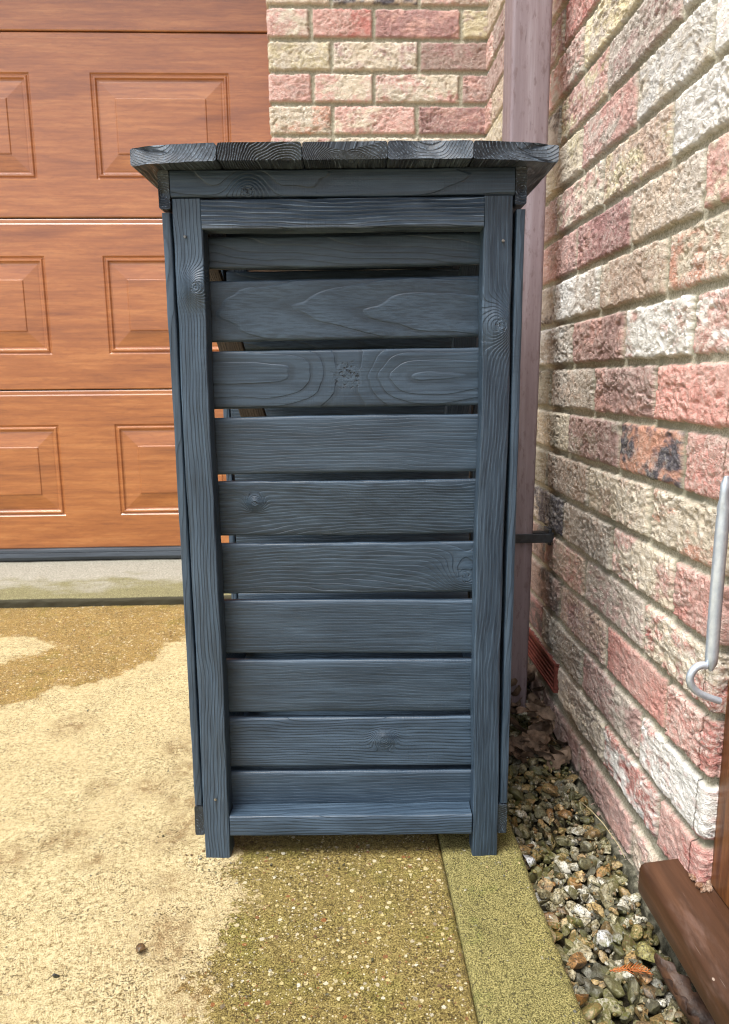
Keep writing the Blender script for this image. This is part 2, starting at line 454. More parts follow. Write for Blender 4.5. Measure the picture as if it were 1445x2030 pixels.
def pipe_mat():
    s = NT('faded_mauve_pvc')
    co = s.obj()
    st = s.noise(s.mp(co, (60, 60, 3.0)), 1.0, 5, 0.65)
    mott = s.noise(s.mp(co, (1, 1, 0.3)), 130, 5, 0.7)
    c = s.cramp(st, [(0.3, (0.185, 0.137, 0.145)), (0.55, (0.25, 0.196, 0.208)), (0.75, (0.335, 0.290, 0.31))])
    c = s.mix(s.math('MULTIPLY', s.ramp(mott, 0.52, 0.68), 0.65), c, (0.135, 0.085, 0.083))
    scr = s.noise(s.mp(co, (200, 200, 14)), 1.0, 3, 0.6)
    c = s.mix(s.math('MULTIPLY', s.ramp(scr, 0.68, 0.74), 0.7), c, (0.06, 0.04, 0.04))
    return s.out(c, 0.48, s.bump(mott, 0.0003), 0.45)
PIPE = pipe_mat()
BLACK = simple('black_plastic', (0.012, 0.014, 0.017), (0.03, 0.034, 0.04), 60, 0.45, 0.0002)
SEAL = simple('grey_rubber_seal', (0.028, 0.036, 0.046), (0.06, 0.075, 0.092), 8, 0.42, 0.0003, stretch=(0.4, 1, 6))
TERRA = simple('red_terracotta', (0.11, 0.024, 0.017), (0.18, 0.045, 0.030), 120, 0.7, 0.0004, 0.3)
STEEL = simple('satin_silver_metal', (0.48, 0.55, 0.63), (0.60, 0.67, 0.74), 90, 0.36, 0.0003, 0.5, metal=0.55)
SCREW = simple('zinc_screw', (0.10, 0.10, 0.10), (0.42, 0.40, 0.36), 200, 0.35, 0.0, metal=0.9)
SOIL = simple('dark_soil', (0.012, 0.010, 0.006), (0.045, 0.038, 0.018), 120, 0.95, 0.003, 0.2)
FOOT = simple('mossy_footing_concrete', (0.035, 0.034, 0.022), (0.19, 0.18, 0.13), 55, 0.85, 0.0018, 0.25, lo=0.38, hi=0.68)
LEAF = simple('dead_brown_leaf_skin', (0.026, 0.013, 0.008), (0.085, 0.042, 0.022), 60, 0.5, 0.0008, 0.4)
LITTER = simple('weathered_leaf_litter', (0.05, 0.03, 0.017), (0.21, 0.145, 0.10), 30, 0.7, 0.0008, 0.3)
LITTER_O = simple('orange_dead_leaf', (0.12, 0.042, 0.010), (0.24, 0.10, 0.022), 50, 0.6, 0.0006, 0.35)
SPRIG = simple('orange_conifer_frond', (0.24, 0.062, 0.012), (0.38, 0.13, 0.03), 200, 0.55, 0.0, 0.4)
STRAW = simple('dry_straw', (0.34, 0.28, 0.15), (0.46, 0.40, 0.24), 100, 0.7, 0.0)
GROUND = simple('far_ground', (0.16, 0.14, 0.10), (0.26, 0.23, 0.17), 12, 0.9, 0.002, 0.2)

def stain_mat():
    s = NT('brown_stained_joinery')
    co = s.obj()
    g = s.noise(s.mp(co, (90, 5, 90)), 1.0, 5, 0.6)
    c = s.cramp(g, [(0.3, (0.034, 0.015, 0.007)), (0.55, (0.060, 0.026, 0.012)), (0.75, (0.095, 0.043, 0.021))])
    bl = s.noise(s.mp(co, (30, 9, 30)), 1.0, 5, 0.7)
    c = s.mix(s.math('MULTIPLY', s.ramp(bl, 0.54, 0.75), 0.35), c, (0.20, 0.125, 0.10))
    sp = s.voro(s.mp(co, (1, 0.6, 1)), 75); spc = s.n('SeparateColor', ins={0: s.voro(s.mp(co, (1, 0.6, 1)), 75, out='Color')})
    sp = s.math('MULTIPLY', s.math('LESS_THAN', sp, 0.085), s.math('GREATER_THAN', spc.outputs[0], 0.72))
    c = s.mix(s.math('MULTIPLY', sp, 0.7), c, (0.42, 0.33, 0.26))
    scr = s.noise(s.mp(co, (420, 12, 420)), 1.0, 2, 0.5)
    c = s.mix(s.math('MULTIPLY', s.ramp(scr, 0.73, 0.77), 0.5), c, (0.40, 0.33, 0.29))
    return s.out(c, s.math('MULTIPLY_ADD', bl, 0.35, 0.24), s.bump(g, 0.0005), 0.5)
STAIN = stain_mat()
STAIN_POST = simple('orange_brown_stained_post', (0.10, 0.034, 0.011), (0.25, 0.098, 0.030), 1.0, 0.42, 0.0004, 0.5, stretch=(110, 110, 6), bscale=3)

# ------------------------------------------------------------------ ground and paving
ZG = -0.62
def structure(name, me, m, smooth=True):
    return tag(link(name, me, m, None, smooth), kind='structure')

g = MB()
bmesh.ops.create_grid(g.bm, x_segments=8, y_segments=8, size=80, matrix=Matrix.Translation((0, 0, -0.78)))
tag(g.build('ground', GROUND), kind='structure')

def poly_sd(px, py, poly):
    """signed distance, positive inside"""
    poly = np.asarray(poly, float)
    d = np.full(px.shape, 1e9); inside = np.zeros(px.shape, bool)
    n = len(poly)
    for i in range(n):
        a, b = poly[i], poly[(i + 1) % n]
        ab = b - a
        t = np.clip(((px - a[0]) * ab[0] + (py - a[1]) * ab[1]) / (ab @ ab), 0, 1)
        d = np.minimum(d, np.hypot(px - a[0] - t * ab[0], py - a[1] - t * ab[1]))
        c = ((a[1] > py) != (b[1] > py)) & (px < (b[0] - a[0]) * (py - a[1]) / (b[1] - a[1] + 1e-12) + a[0])
        inside ^= c
    return np.where(inside, d, -d)

def make_drive():
    xs = np.concatenate([np.linspace(-5, -1.2, 20)[:-1], np.arange(-1.2, 0.1280, 0.005), [0.1284]])
    ys = np.concatenate([np.linspace(-6, 0.42, 24)[:-1], np.arange(0.42, 1.15, 0.005), np.arange(1.15, 1.985, 0.009), [1.99]])
    X, Y = np.meshgrid(xs, ys, indexing='ij')
    wetR = [(-0.19, 1.30), (-0.166, 0.924), (-0.150, 0.858), (-0.128, 0.799), (-0.119, 0.764), (-0.127, 0.74), (-0.154, 0.711),
            (-0.151, 0.656), (-0.143, 0.608), (-0.13, 0.4), (-0.2, -1), (0.6, -1), (0.6, 1.30)]
    wetB = [(-1.3, 1.40), (-0.671, 1.338), (-0.623, 1.365), (-0.594, 1.419), (-0.519, 1.44), (-0.489, 1.464), (-0.43, 1.545),
            (-0.423, 1.661), (-0.377, 1.703), (-0.2, 1.75), (0.6, 1.6), (0.6, 2.2), (-1.3, 2.2)]
    sd = np.maximum(poly_sd(X, Y, wetR), poly_sd(X, Y, wetB))
    pale = poly_sd(X, Y, [(-1.0, 1.76), (-0.853, 1.728), (-0.78, 1.735), (-0.659, 1.651), (-0.72, 1.597), (-0.769, 1.555), (-1.0, 1.5)])
    sd = np.where(pale > -0.03, np.minimum(sd, -pale * 1.2 + 0.004), sd)
    spot = np.zeros_like(X)
    for x, y, r in ((-.372, .909, .026), (-.400, .905, .02), (-.206, .728, .034), (-.19, .70, .024), (-.222, .938, .03), (-.24, .99, .03), (-.255, 1.08, .03), (-.28, 1.157, .035),
                    (-.379, 1.037, .025), (-.30, 1.03, .03), (-.219, .813, .022), (-.33, .86, .02), (-.45, .87, .03), (-.16, .645, .03), (-.24, .905, .03), (-.25, 1.25, .04), (-.5, 1.25, .04), (-.41, .63, .03)):
        spot = np.maximum(spot, sstep(r * 1.5, r * 0.3, np.hypot(X - x, (Y - y) * 0.9)))
    H = 0.0011 * fbm(X * 60, Y * 60, 0 * X + 3, 4) + 0.0016 * fbm(X * 9, Y * 9, 0 * X, 3)
    H -= 0.0011 * spot * (0.5 + 0.5 * vnoise(X * 110, Y * 110, 0 * X))
    H -= 0.0016 * np.clip((sd + 0.01) / 0.03, 0, 1)
    H -= 0.004 * sstep(0.1255, 0.1284, X)                                     # arris at the joint
    V = np.stack([X, Y, ZG + H], -1).reshape(-1, 3)
    n, m = X.shape
    # skirt down at the joint
    base = len(V)
    edge = np.arange(m) + (n - 1) * m
    V2 = V[edge].copy(); V2[:, 2] = ZG - 0.12
    F2 = np.stack([edge[:-1], base + np.arange(m - 1), base + np.arange(1, m), edge[1:]], 1)
    me = np_mesh('driveway', np.concatenate([V, V2]), [grid_faces(n, m), F2],
                 {'wet': np.concatenate([sd.ravel(), sd.ravel()[edge]]), 'spot': np.concatenate([spot.ravel(), spot.ravel()[edge]])})
    structure('driveway', me, CONC)
make_drive()

def make_edging():
    ys = np.concatenate([np.linspace(-4, 0.42, 10)[:-1], np.arange(0.42, 1.5, 0.005), [1.9]])
    x0, x1, r = 0.1292, 0.2350, 0.009
    prof = [(x0, -0.14), (x0, -0.006), (x0 + 0.0012, -0.002), (x0 + 0.005, 0.0)]
    prof += [(x, 0.0) for x in np.arange(x0 + 0.010, x1 - r - 0.002, 0.005)]
    prof += [(x1 - r + r * math.sin(a), -r + r * math.cos(a)) for a in np.linspace(0, math.pi / 2, 7)]
    prof += [(x1 + 0.001, -0.02), (x1 + 0.002, -0.04), (x1 + 0.003, -0.14)]
    P = np.array(prof)
    X = np.repeat(P[:, 0][:, None], len(ys), 1); Z = np.repeat(P[:, 1][:, None], len(ys), 1) + ZG + 0.001
    Y = np.repeat(ys[None, :], len(P), 0)
    nz = fbm(X * 90, Y * 90, Z * 90, 4)
    wob = 0.0022 * fbm(X * 0 + 4, Y * 14, Z * 0, 3)
    Z = Z + 0.0010 * nz * (Z > ZG - 0.03)
    X = X + (0.0012 * nz + wob) * (X > x1 - 0.006) + 0.001 * wob * (X < x0 + 0.004)
    V = np.stack([X, Y, Z], -1).reshape(-1, 3)
    structure('concrete_edging', np_mesh('concrete_edging', V, grid_faces(*X.shape, flip=False)), EDGE)
make_edging()

def make_apron():
    xs = np.linspace(-3.2, 0.393, 420)
    prof = [(1.968, -0.66), (1.968, -0.622), (1.9675, -0.604), (1.970, -0.5985), (1.978, -0.5955), (1.995, -0.5935), (2.03, -0.590), (2.08, -0.585), (2.15, -0.578), (2.22, -0.572), (2.29, -0.567), (2.5, -0.56)]
    prof = [prof[0]] + [tuple(np.array(a) + (np.array(b) - np.array(a)) * t) for a, b in zip(prof, prof[1:]) for t in (0.25, 0.5, 0.75, 1)]
    P = np.array(prof)
    Y = np.repeat(P[:, 0][None, :], len(xs), 0); Z = np.repeat(P[:, 1][None, :], len(xs), 0); X = np.repeat(xs[:, None], len(P), 1)
    nz = fbm(X * 45, Y * 45, Z * 45, 4)
    Y = Y + 0.004 * nz * (Y < 1.985); Z = Z + 0.0016 * nz + 0.002 * fbm(X * 6, Y * 6, 0 * X, 2)
    V = np.stack([X, Y, Z], -1).reshape(-1, 3)
    structure('garage_apron', np_mesh('garage_apron', V, grid_faces(*X.shape)), APRON)
make_apron()

def bed_z(x, y):        # level of the gravel bed
    return -0.668 + 0.016 * sstep(0.7, 1.1, y) + 0.040 * sstep(1.05, 1.45, y) + 0.006 * np.sin(x * 60)
ys = np.linspace(-2, 2.0, 260); xs = np.linspace(0.236, 0.40, 18)
X, Y = np.meshgrid(xs, ys, indexing='ij')
V = np.stack([X, Y, bed_z(X, Y) - 0.014 + 0.004 * fbm(X * 70, Y * 70, 0 * X, 3)], -1).reshape(-1, 3)
structure('soil_strip', np_mesh('soil_strip', V, grid_faces(*X.shape)), SOIL)

# ------------------------------------------------------------------ brickwork
Z0, CRS = 0.4691, 0.075
P_ = {  # sRGB tones read off the wall
 'pk': (206, 140, 128), 'mv': (166, 122, 116), 'cr': (214, 200, 170), 'wh': (232, 230, 224), 'tn': (192, 156, 128), 'co': (214, 106, 90),
 'yl': (220, 205, 128), 'gy': (178, 166, 150), 'dk': (78, 66, 64), 'pu': (150, 86, 86), 'rd': (186, 74, 62), 'ol': (150, 146, 118), 'or': (212, 132, 94),
 'nv': (58, 58, 74), 'br': (140, 96, 84), 'bg': (202, 178, 150)}
ALB = 0.89
PAL = {}
for k, v in P_.items():
    f = {'wh': 0.0, 'nv': 0.1, 'dk': 0.1, 'yl': 0.55, 'co': 0.42, 'rd': 0.32, 'pu': 0.28, 'mv': 0.28}.get(k, 0.36)
    PAL[k] = (np.array(lin(v)) * (1 - f) + np.array(lin((206, 194, 184))) * f) * ALB

def brick_sheet(name, svals, zvals, pos_nrm, rows, parent, thick=None, hole=None, defaults=('pk', 'cr', 'tn', 'mv', 'bg'), seed=0, blend=1.0):
    """rows: {k: [(s_end, main, second, amount, bloom), ...]} bricks from each joint to the next; course k spans Z0+CRS*(k-1) .. Z0+CRS*k"""
    S, Zz = np.meshgrid(svals, zvals, indexing='ij')
    k = np.ceil((Zz - Z0) / CRS).astype(int)
    # position in the course (thick mortar bed at the damp-proof course)
    zb, zt = Z0 + CRS * (k - 1) + 0.005, Z0 + CRS * k - 0.005
    dpc_top = (k == -14)                                       # course under the bed
    zt = np.where(k == -14, Z0 - 1.05 - 0.0145, zt); zb = np.where(k == -13, Z0 - 1.05 + 0.0075, zb)
    edge_n = 0.0022 * fbm(S * 55 + seed, Zz * 55, 0 * S, 3) + 0.0012 * vnoise(S * 260, Zz * 260, 0 * S + seed)
    dz = np.minimum(Zz - zb, zt - Zz)
    ds = np.full(S.shape, 1.0); bid = np.zeros(S.shape, int)
    nb = 0
    C1, C2, AM, BL = [], [], [], []
    rng = random.Random(seed + 5)
    kk = sorted(set(k.ravel().tolist()))
    smin, smax = svals[0], svals[-1]
    for r in kk:
        sel = (k == r)
        lst = rows.get(r)
        if lst is None:
            off = rows.get('A' if r % 2 == 0 else 'B', [0.0])[0]
            js = list(np.arange(off - 24 * 0.225, smax + 0.45, 0.225))
            js = [j for j in js if j > smin - 0.23]
            lst = [(js[0], 'pk', 'cr', 0.3, 0.5)] + [(j, rng.choice(defaults), rng.choice(('cr', 'wh', 'pk', 'mv')), rng.uniform(0.2, 0.6), rng.uniform(0.3, 0.9)) for j in js[1:]]
        ends = np.array([e[0] for e in lst])
        ss = S[sel]
        idx = np.clip(np.searchsorted(ends, ss), 0, len(lst) - 1)
        hi = ends[idx]; lo = np.where(idx > 0, ends[np.maximum(idx - 1, 0)], -9)
        ds[sel] = np.minimum(hi - ss, ss - lo) - 0.005
        bid[sel] = nb + idx
        for e in lst:
            C1.append(PAL[e[1]]); C2.append(PAL[e[2]]); AM.append(e[3]); BL.append(e[4])
        nb += len(lst)
    C1, C2, AM, BL = map(np.array, (C1, C2, AM, BL))
    rs = np.random.default_rng(seed)
    tint = 1 + 0.10 * rs.standard_normal((nb, 1)) * np.ones(3)
    off = rs.uniform(0, 90, nb)[bid]
    d = np.minimum(dz, ds) + edge_n
    ins = sstep(-0.0010, 0.0016, d)
    edge_round = sstep(-0.001, 0.0050, d)
    f_lo = fbm(S * 16 + off, Zz * 26, off, 3)
    ridge = 1 - np.abs(fbm(S * 34 + off, Zz * 62 + 6 * f_lo, off + 3, 4)) * 2
    wx, wz = 0.012 * fbm(S * 24 + off, Zz * 24, off + 1, 3), 0.012 * fbm(S * 24 + off, Zz * 24, off + 7, 3)
    crumb = np.sqrt(np.abs(fbm((S + wx) * 62 + off, (Zz + wz) * 120 + 20 * S, off, 3)) + 1e-4) * 2.2 - 1.0
    rough_k = (0.5 + rs.uniform(0.3, 1.0, nb))[bid]
    tilt = (rs.standard_normal(nb) * 0.0010)[bid]
    h = ins * 0.0046 + edge_round * 0.0010 + ins * rough_k * (0.0016 * f_lo + 0.0015 * np.clip(ridge, -0.5, 1) + 0.0008 * crumb) + ins * tilt
    cren = sstep(0.075, 0.0, np.abs(fbm(S * 26 + 3 * off, Zz * 58 + 5 * f_lo, off + 8, 3)) ) * sstep(-0.35, 0.15, vnoise(S * 14 + off, Zz * 22, off))
    h -= ins * cren * 0.0030 * rough_k
    h += (1 - ins) * (0.0006 * fbm(S * 70, Zz * 70, 0 * S + seed, 3))
    # colour: patches of the second tone, bedding stain near edges
    pat = fbm(S * 17 + off * 3, Zz * 24 + off, off, 4) + 0.35 * vnoise(S * 90, Zz * 90, off)
    a = AM[bid]
    streak = fbm(S * 60 + off, Zz * 200 + 4 * f_lo, off, 3)
    wgt = sstep(0.50 - 1.25 * a, 0.98 - 1.25 * a, pat * 0.75 + 0.12 * crumb + 0.34 * streak + 0.03)
    col = (C1[bid] * (1 - wgt[..., None]) + C2[bid] * wgt[..., None]) * tint[bid]
    col = col * (1 + 0.10 * streak[..., None])
    bloom = BL[bid] * sstep(-0.45, 0.5, ridge * 0.5 + f_lo)
    col = np.clip(col, 0.01, 0.8)
    Pp, N = pos_nrm(S, Zz)
    Vv = Pp + N * h[..., None]
    F = grid_faces(*S.shape)
    if hole is not None:
        s0, s1, z0_, z1_ = hole
        cs = 0.5 * (S[:-1, :-1] + S[1:, 1:]); cz = 0.5 * (Zz[:-1, :-1] + Zz[1:, 1:])
        keep = ~((cs > s0) & (cs < s1) & (cz > z0_) & (cz < z1_))
        F = F[keep.ravel()]
    me = np_mesh(name, Vv.reshape(-1, 3), F, {'col': col.reshape(-1, 3), 'mask': ins.ravel(), 'bloom': bloom.ravel()})
    return link(name, me, BRICK, parent)

XW, YC, YB = 0.393 + 0.003, 0.70, 2.0
XW_ = XW
def wall_pn(S, Zz):
    pos = S >= 0
    Px = np.where(pos, XW_, XW_ - S); Py = np.where(pos, YC + S, YC)
    t = sstep(-0.006, 0.006, S)
    n = np.stack([-t, -(1 - t), 0 * t], -1)
    n = n / np.linalg.norm(n, axis=-1, keepdims=True)
    return np.stack([Px, Py, Zz], -1), n

A = lambda *t: t
# right wall: courses from k=+4 (top of frame) down; distances from the door corner
W = {
 2: [A(-.10, 'pk', 'cr', .3, .5), A(.18, 'wh', 'rd', .35, .8), A(.405, 'gy', 'wh', .4, .8), A(.63, 'rd', 'pk', .5, .4), A(.855, 'pu', 'cr', .3, .4), A(1.08, 'cr', 'gy', .4, .5), A(1.32, 'cr', 'yl', .5, .6)],
 1: [A(-.215, 'pk', 'cr', .3, .5), A(.10, 'rd', 'wh', .5, .7), A(.295, 'gy', 'wh', .35, .9), A(.52, 'yl', 'gy', .45, .8), A(.745, 'pk', 'gy', .45, .6), A(.97, 'gy', 'cr', .4, .4), A(1.195, 'yl', 'cr', .5, .5), A(1.32, 'cr', 'gy', .5, .5)],
 0: [A(-.10, 'pk', 'cr', .3, .5), A(.18, 'wh', 'cr', .4, .9), A(.409, 'gy', 'mv', .5, .8), A(.63, 'pk', 'yl', .5, .8), A(.855, 'gy', 'dk', .4, .3), A(1.08, 'pk', 'rd', .4, .3), A(1.32, 'rd', 'cr', .35, .4)],
 -1: [A(-.215, 'pk', 'rd', .3, .5), A(.10, 'wh', 'rd', .35, .8), A(.296, 'wh', 'cr', .45, 1.0), A(.508, 'pk', 'gy', .40, .7), A(.745, 'cr', 'yl', .5, .8), A(.97, 'mv', 'gy', .4, .3), A(1.195, 'rd', 'pk', .5, .3), A(1.32, 'mv', 'nv', .4, .3)],
 -2: [A(-.10, 'pk', 'cr', .3, .5), A(.186, 'wh', 'cr', .25, 1.0), A(.408, 'tn', 'yl', .45, .8), A(.63, 'cr', 'pk', .4, .8), A(.855, 'mv', 'br', .4, .4), A(1.08, 'pu', 'pk', .4, .3), A(1.32, 'pk', 'gy', .4, .4)],
 -3: [A(-.215, 'pk', 'rd', .3, .5), A(.10, 'pk', 'cr', .5, .7), A(.296, 'bg', 'gy', .5, .8), A(.519, 'pu', 'pk', .4, .4), A(.745, 'pk', 'mv', .5, .4), A(.97, 'gy', 'mv', .4, .4), A(1.32, 'pk', 'cr', .4, .4)],
 -4: [A(-.10, 'pk', 'cr', .3, .5), A(.178, 'cr', 'or', .5, .9), A(.402, 'tn', 'cr', .45, .7), A(.627, 'wh', 'gy', .45, .9), A(.855, 'gy', 'dk', .4, .3), A(1.08, 'mv', 'cr', .4, .4), A(1.32, 'pk', 'cr', .4, .4)],
 -5: [A(-.215, 'pk', 'rd', .3, .5), A(.102, 'pk', 'wh', .45, .8), A(.293, 'wh', 'pk', .35, 1.0), A(.514, 'mv', 'pk', .4, .35), A(.745, 'gy', 'wh', .5, .6), A(.97, 'br', 'gy', .4, .3), A(1.32, 'pk', 'cr', .4, .4)],
 -6: [A(-.10, 'rd', 'pu', .3, .3), A(.187, 'co', 'pk', .4, .4), A(.405, 'mv', 'pk', .45, .45), A(.629, 'gy', 'tn', .45, .7), A(.855, 'ol', 'dk', .4, .4), A(1.08, 'mv', 'cr', .4, .4), A(1.32, 'pk', 'cr', .4, .4)],
 -7: [A(-.215, 'rd', 'pu', .3, .3), A(.102, 'pk', 'co', .4, .55), A(.291, 'or', 'nv', .58, .4), A(.517, 'mv', 'gy', .35, .35), A(.745, 'cr', 'ol', .5, .6), A(.97, 'dk', 'gy', .4, .3), A(1.32, 'pk', 'cr', .4, .4)],
 -8: [A(-.10, 'rd', 'pu', .3, .3), A(.18, 'cr', 'or', .42, .9), A(.405, 'cr', 'tn', .45, .8), A(.627, 'tn', 'gy', .5, .6), A(.855, 'ol', 'dk', .4, .4), A(1.08, 'mv', 'cr', .4, .4), A(1.32, 'pk', 'cr', .4, .4)],
 -9: [A(-.215, 'rd', 'pu', .35, .3), A(.102, 'pk', 'co', .45, .5), A(.299, 'cr', 'pk', .42, .8), A(.522, 'gy', 'tn', .45, .7), A(.745, 'nv', 'gy', .45, .4), A(.97, 'dk', 'gy', .4, .3), A(1.32, 'pk', 'cr', .4, .4)],
 -10: [A(-.10, 'pu', 'pk', .35, .4), A(.176, 'cr', 'rd', .36, .9), A(.403, 'gy', 'mv', .45, .8), A(.63, 'tn', 'pk', .5, .5), A(.855, 'br', 'dk', .4, .3), A(1.08, 'mv', 'br', .4, .3), A(1.32, 'pk', 'cr', .4, .4)],
 -11: [A(-.215, 'pk', 'mv', .35, .5), A(.101, 'pk', 'rd', .45, .8), A(.302, 'co', 'pk', .5, .3), A(.525, 'mv', 'tn', .5, .5), A(.745, 'br', 'dk', .45, .3), A(.97, 'dk', 'gy', .4, .3), A(1.32, 'pk', 'cr', .4, .4)],
 -12: [A(-.10, 'pk', 'wh', .35, .6), A(.167, 'wh', 'rd', .45, .9), A(.398, 'mv', 'gy', .45, .6), A(.624, 'gy', 'ol', .45, .6), A(.855, 'pu', 'dk', .4, .2), A(1.08, 'mv', 'br', .4, .3), A(1.32, 'pk', 'cr', .4, .4)],
 -13: [A(-.215, 'pu', 'pk', .35, .4), A(.099, 'pk', 'rd', .35, .4), A(.287, 'rd', 'wh', .5, .8), A(.516, 'gy', 'cr', .5, .7), A(.746, 'br', 'dk', .4, .2), A(.97, 'dk', 'gy', .4, .3), A(1.32, 'pk', 'cr', .4, .4)],
 -14: [A(-.10, 'pk', 'mv', .35, .4), A(.172, 'bg', 'pk', .45, .6), A(.387, 'mv', 'pk', .45, .4), A(.61, 'mv', 'br', .45, .4), A(.855, 'br', 'dk', .4, .2), A(1.08, 'mv', 'br', .4, .3), A(1.32, 'pk', 'cr', .4, .4)],
 'A': [.18], 'B': [.10]}
wall = thing('brick_wall', 'long house side wall of cream and pink rustic brick running along the right', 'wall', (0, 0, 0))
s_main = np.concatenate([np.arange(-0.13, -0.012, 0.004), np.arange(-0.012, 0.012, 0.0012), np.arange(0.012, 0.64, 0.0019), np.arange(0.64, 1.3, 0.005), [1.3]])
z_main = np.concatenate([np.arange(-0.662, 1.0, 0.0020), np.arange(1.0, 2.35, 0.012)])
z_main = np.concatenate([[-0.80], z_main])
AIR = (0.522, 0.741, -0.5725, -0.5115)
brick_sheet('brickwork', s_main, z_main, wall_pn, W, wall, hole=AIR, seed=3)
def near_pn(S, Zz):
    return np.stack([XW_ + 0 * S, S, Zz], -1), np.stack([-1 + 0 * S, 0 * S, 0 * S], -1)
RNDROWS = {'A': [.10], 'B': [.21]}
brick_sheet('brickwork', np.arange(-2.6, -0.30, 0.009), np.arange(-0.75, 2.35, 0.008), near_pn, RNDROWS, wall, seed=21)
brick_sheet('brickwork', np.arange(-0.30, 0.70, 0.009), np.arange(1.594, 2.35, 0.008), near_pn, RNDROWS, wall, seed=22)

# concrete footing under the wall
ys = np.arange(-0.3, 2.0, 0.006)
prof = np.array([(0.3955, -0.6605), (0.391, -0.662), (0.388, -0.664), (0.3855, -0.668), (0.384, -0.675), (0.383, -0.685), (0.382, -0.70), (0.381, -0.74)])
X = np.repeat(prof[:, 0][:, None], len(ys), 1); Z = np.repeat(prof[:, 1][:, None], len(ys), 1); Y = np.repeat(ys[None], len(prof), 0)
nz = fbm(X * 60, Y * 60, Z * 60, 4)
X = X + 0.0025 * nz - 0.002; Z = Z + 0.0012 * nz
link('footing', np_mesh('footing', np.stack([X, Y, Z], -1).reshape(-1, 3), grid_faces(*X.shape, flip=True)), FOOT, wall)

# terracotta air brick
g = MB()
ya, yb, za, zb = YC + 0.5265, YC + 0.7365, -0.5705, -0.5135
xc = XW_
g.box((xc + 0.02, (ya + yb) / 2, (za + zb) / 2), (0.004, yb - ya, zb - za))
fr = 0.0055
for (c, d) in (((ya + yb) / 2, za + fr / 2), ((ya + yb) / 2, zb - fr / 2)):
    g.box((xc + 0.004, c, d), (0.026, yb - ya, fr), 0.001)
for y in (ya + fr / 2, yb - fr / 2):
    g.box((xc + 0.004, y, (za + zb) / 2), (0.0255, fr, zb - za - 2 * fr - 0.0004), 0.001)
nb_ = 6
for i in range(1, nb_):
    z = za + (zb - za) * i / nb_
    g.box((xc + 0.0035, (ya + yb) / 2, z), (0.022, yb - ya - 2 * fr - 0.0004, 0.0034), 0.001)
for i in (1, 2, 3):
    y = ya + (yb - ya) * i / 4
    g.box((xc + 0.008, y, (za + zb) / 2), (0.018, 0.0045, zb - za - 2 * fr - 0.0006))
g.build('air_brick', TERRA, wall)['label'] = 'red terracotta vent grille low in the wall'

# garage front wall
def pier_pn(S, Zz):
    pos = S >= 0
    Px = np.where(pos, -0.160 + S, -0.160); Py = np.where(pos, YB, YB - S)
    t = sstep(-0.006, 0.006, S)
    n = np.stack([-(1 - t), -t, 0 * t], -1)
    n = n / np.linalg.norm(n, axis=-1, keepdims=True)
    return np.stack([Px, Py + 0.004, Zz], -1), n
G = {
 7: [A(-.10, 'pk', 'cr', .3, .5), A(.155, 'bg', 'cr', .5, .6), A(.377, 'nv', 'bg', .5, .5), A(.60, 'tn', 'pk', .4, .5)],
 6: [A(-.215, 'pk', 'cr', .3, .5), A(.104, 'pk', 'cr', .4, .6), A(.262, 'pk', 'rd', .42, .4), A(.484, 'pu', 'pk', .45, .2), A(.60, 'yl', 'br', .45, .5)],
 5: [A(-.10, 'yl', 'cr', .3, .5), A(.155, 'yl', 'cr', .5, .7), A(.377, 'cr', 'mv', .38, .8), A(.60, 'br', 'pu', .4, .3)],
 4: [A(-.215, 'pk', 'cr', .3, .5), A(.106, 'pk', 'mv', .35, .5), A(.262, 'cr', 'pk', .5, .7), A(.484, 'cr', 'pk', .5, .9), A(.60, 'mv', 'pk', .45, .5)],
 3: [A(-.10, 'cr', 'pk', .3, .5), A(.155, 'cr', 'or', .45, .8), A(.372, 'pk', 'cr', .4, .6), A(.60, 'pu', 'pk', .45, .3)],
 'A': [.155], 'B': [.104]}
gw = thing('garage_wall', 'brick garage front wall with pier beside the sectional door', 'wall', (0, 0, 0))
s_p = np.concatenate([np.arange(-0.34, -0.012, 0.008), np.arange(-0.012, 0.012, 0.0016), np.arange(0.012, 0.557, 0.0032)])
z_p = np.concatenate([np.arange(-0.62, 0.5, 0.008), np.arange(0.5, 1.06, 0.0030), np.arange(1.06, 2.35, 0.012)])
brick_sheet('brickwork', s_p, z_p, pier_pn, G, gw, seed=8)
def front_pn(S, Zz):
    return np.stack([S, YB + 0.004 + 0 * S, Zz], -1), np.stack([0 * S, -1 + 0 * S, 0 * S], -1)
brick_sheet('brickwork', np.arange(-3.4, -0.162, 0.012), np.arange(1.594, 2.35, 0.010), front_pn, {'A': [.155], 'B': [.104]}, gw, seed=31)
brick_sheet('brickwork', np.arange(-3.4, -2.55, 0.010), np.arange(-0.62, 1.594, 0.010), front_pn, {'A': [.155], 'B': [.104]}, gw, seed=32)
def lrev_pn(S, Zz):
    return np.stack([-2.558 + 0 * S, YB + S, Zz], -1), np.stack([1 + 0 * S, 0 * S, 0 * S], -1)
brick_sheet('brickwork', np.arange(0.0, 0.34, 0.010), np.arange(-0.62, 1.594, 0.010), lrev_pn, {'A': [.155], 'B': [.104]}, gw, seed=33)
g = MB(); g.box((-1.78, 2.16, 1.585), (3.24, 0.30, 0.02)); g.build('lintel_soffit', simple('soffit_mortar', (0.2, 0.18, 0.14), (0.32, 0.29, 0.23), 40, 0.9), gw)

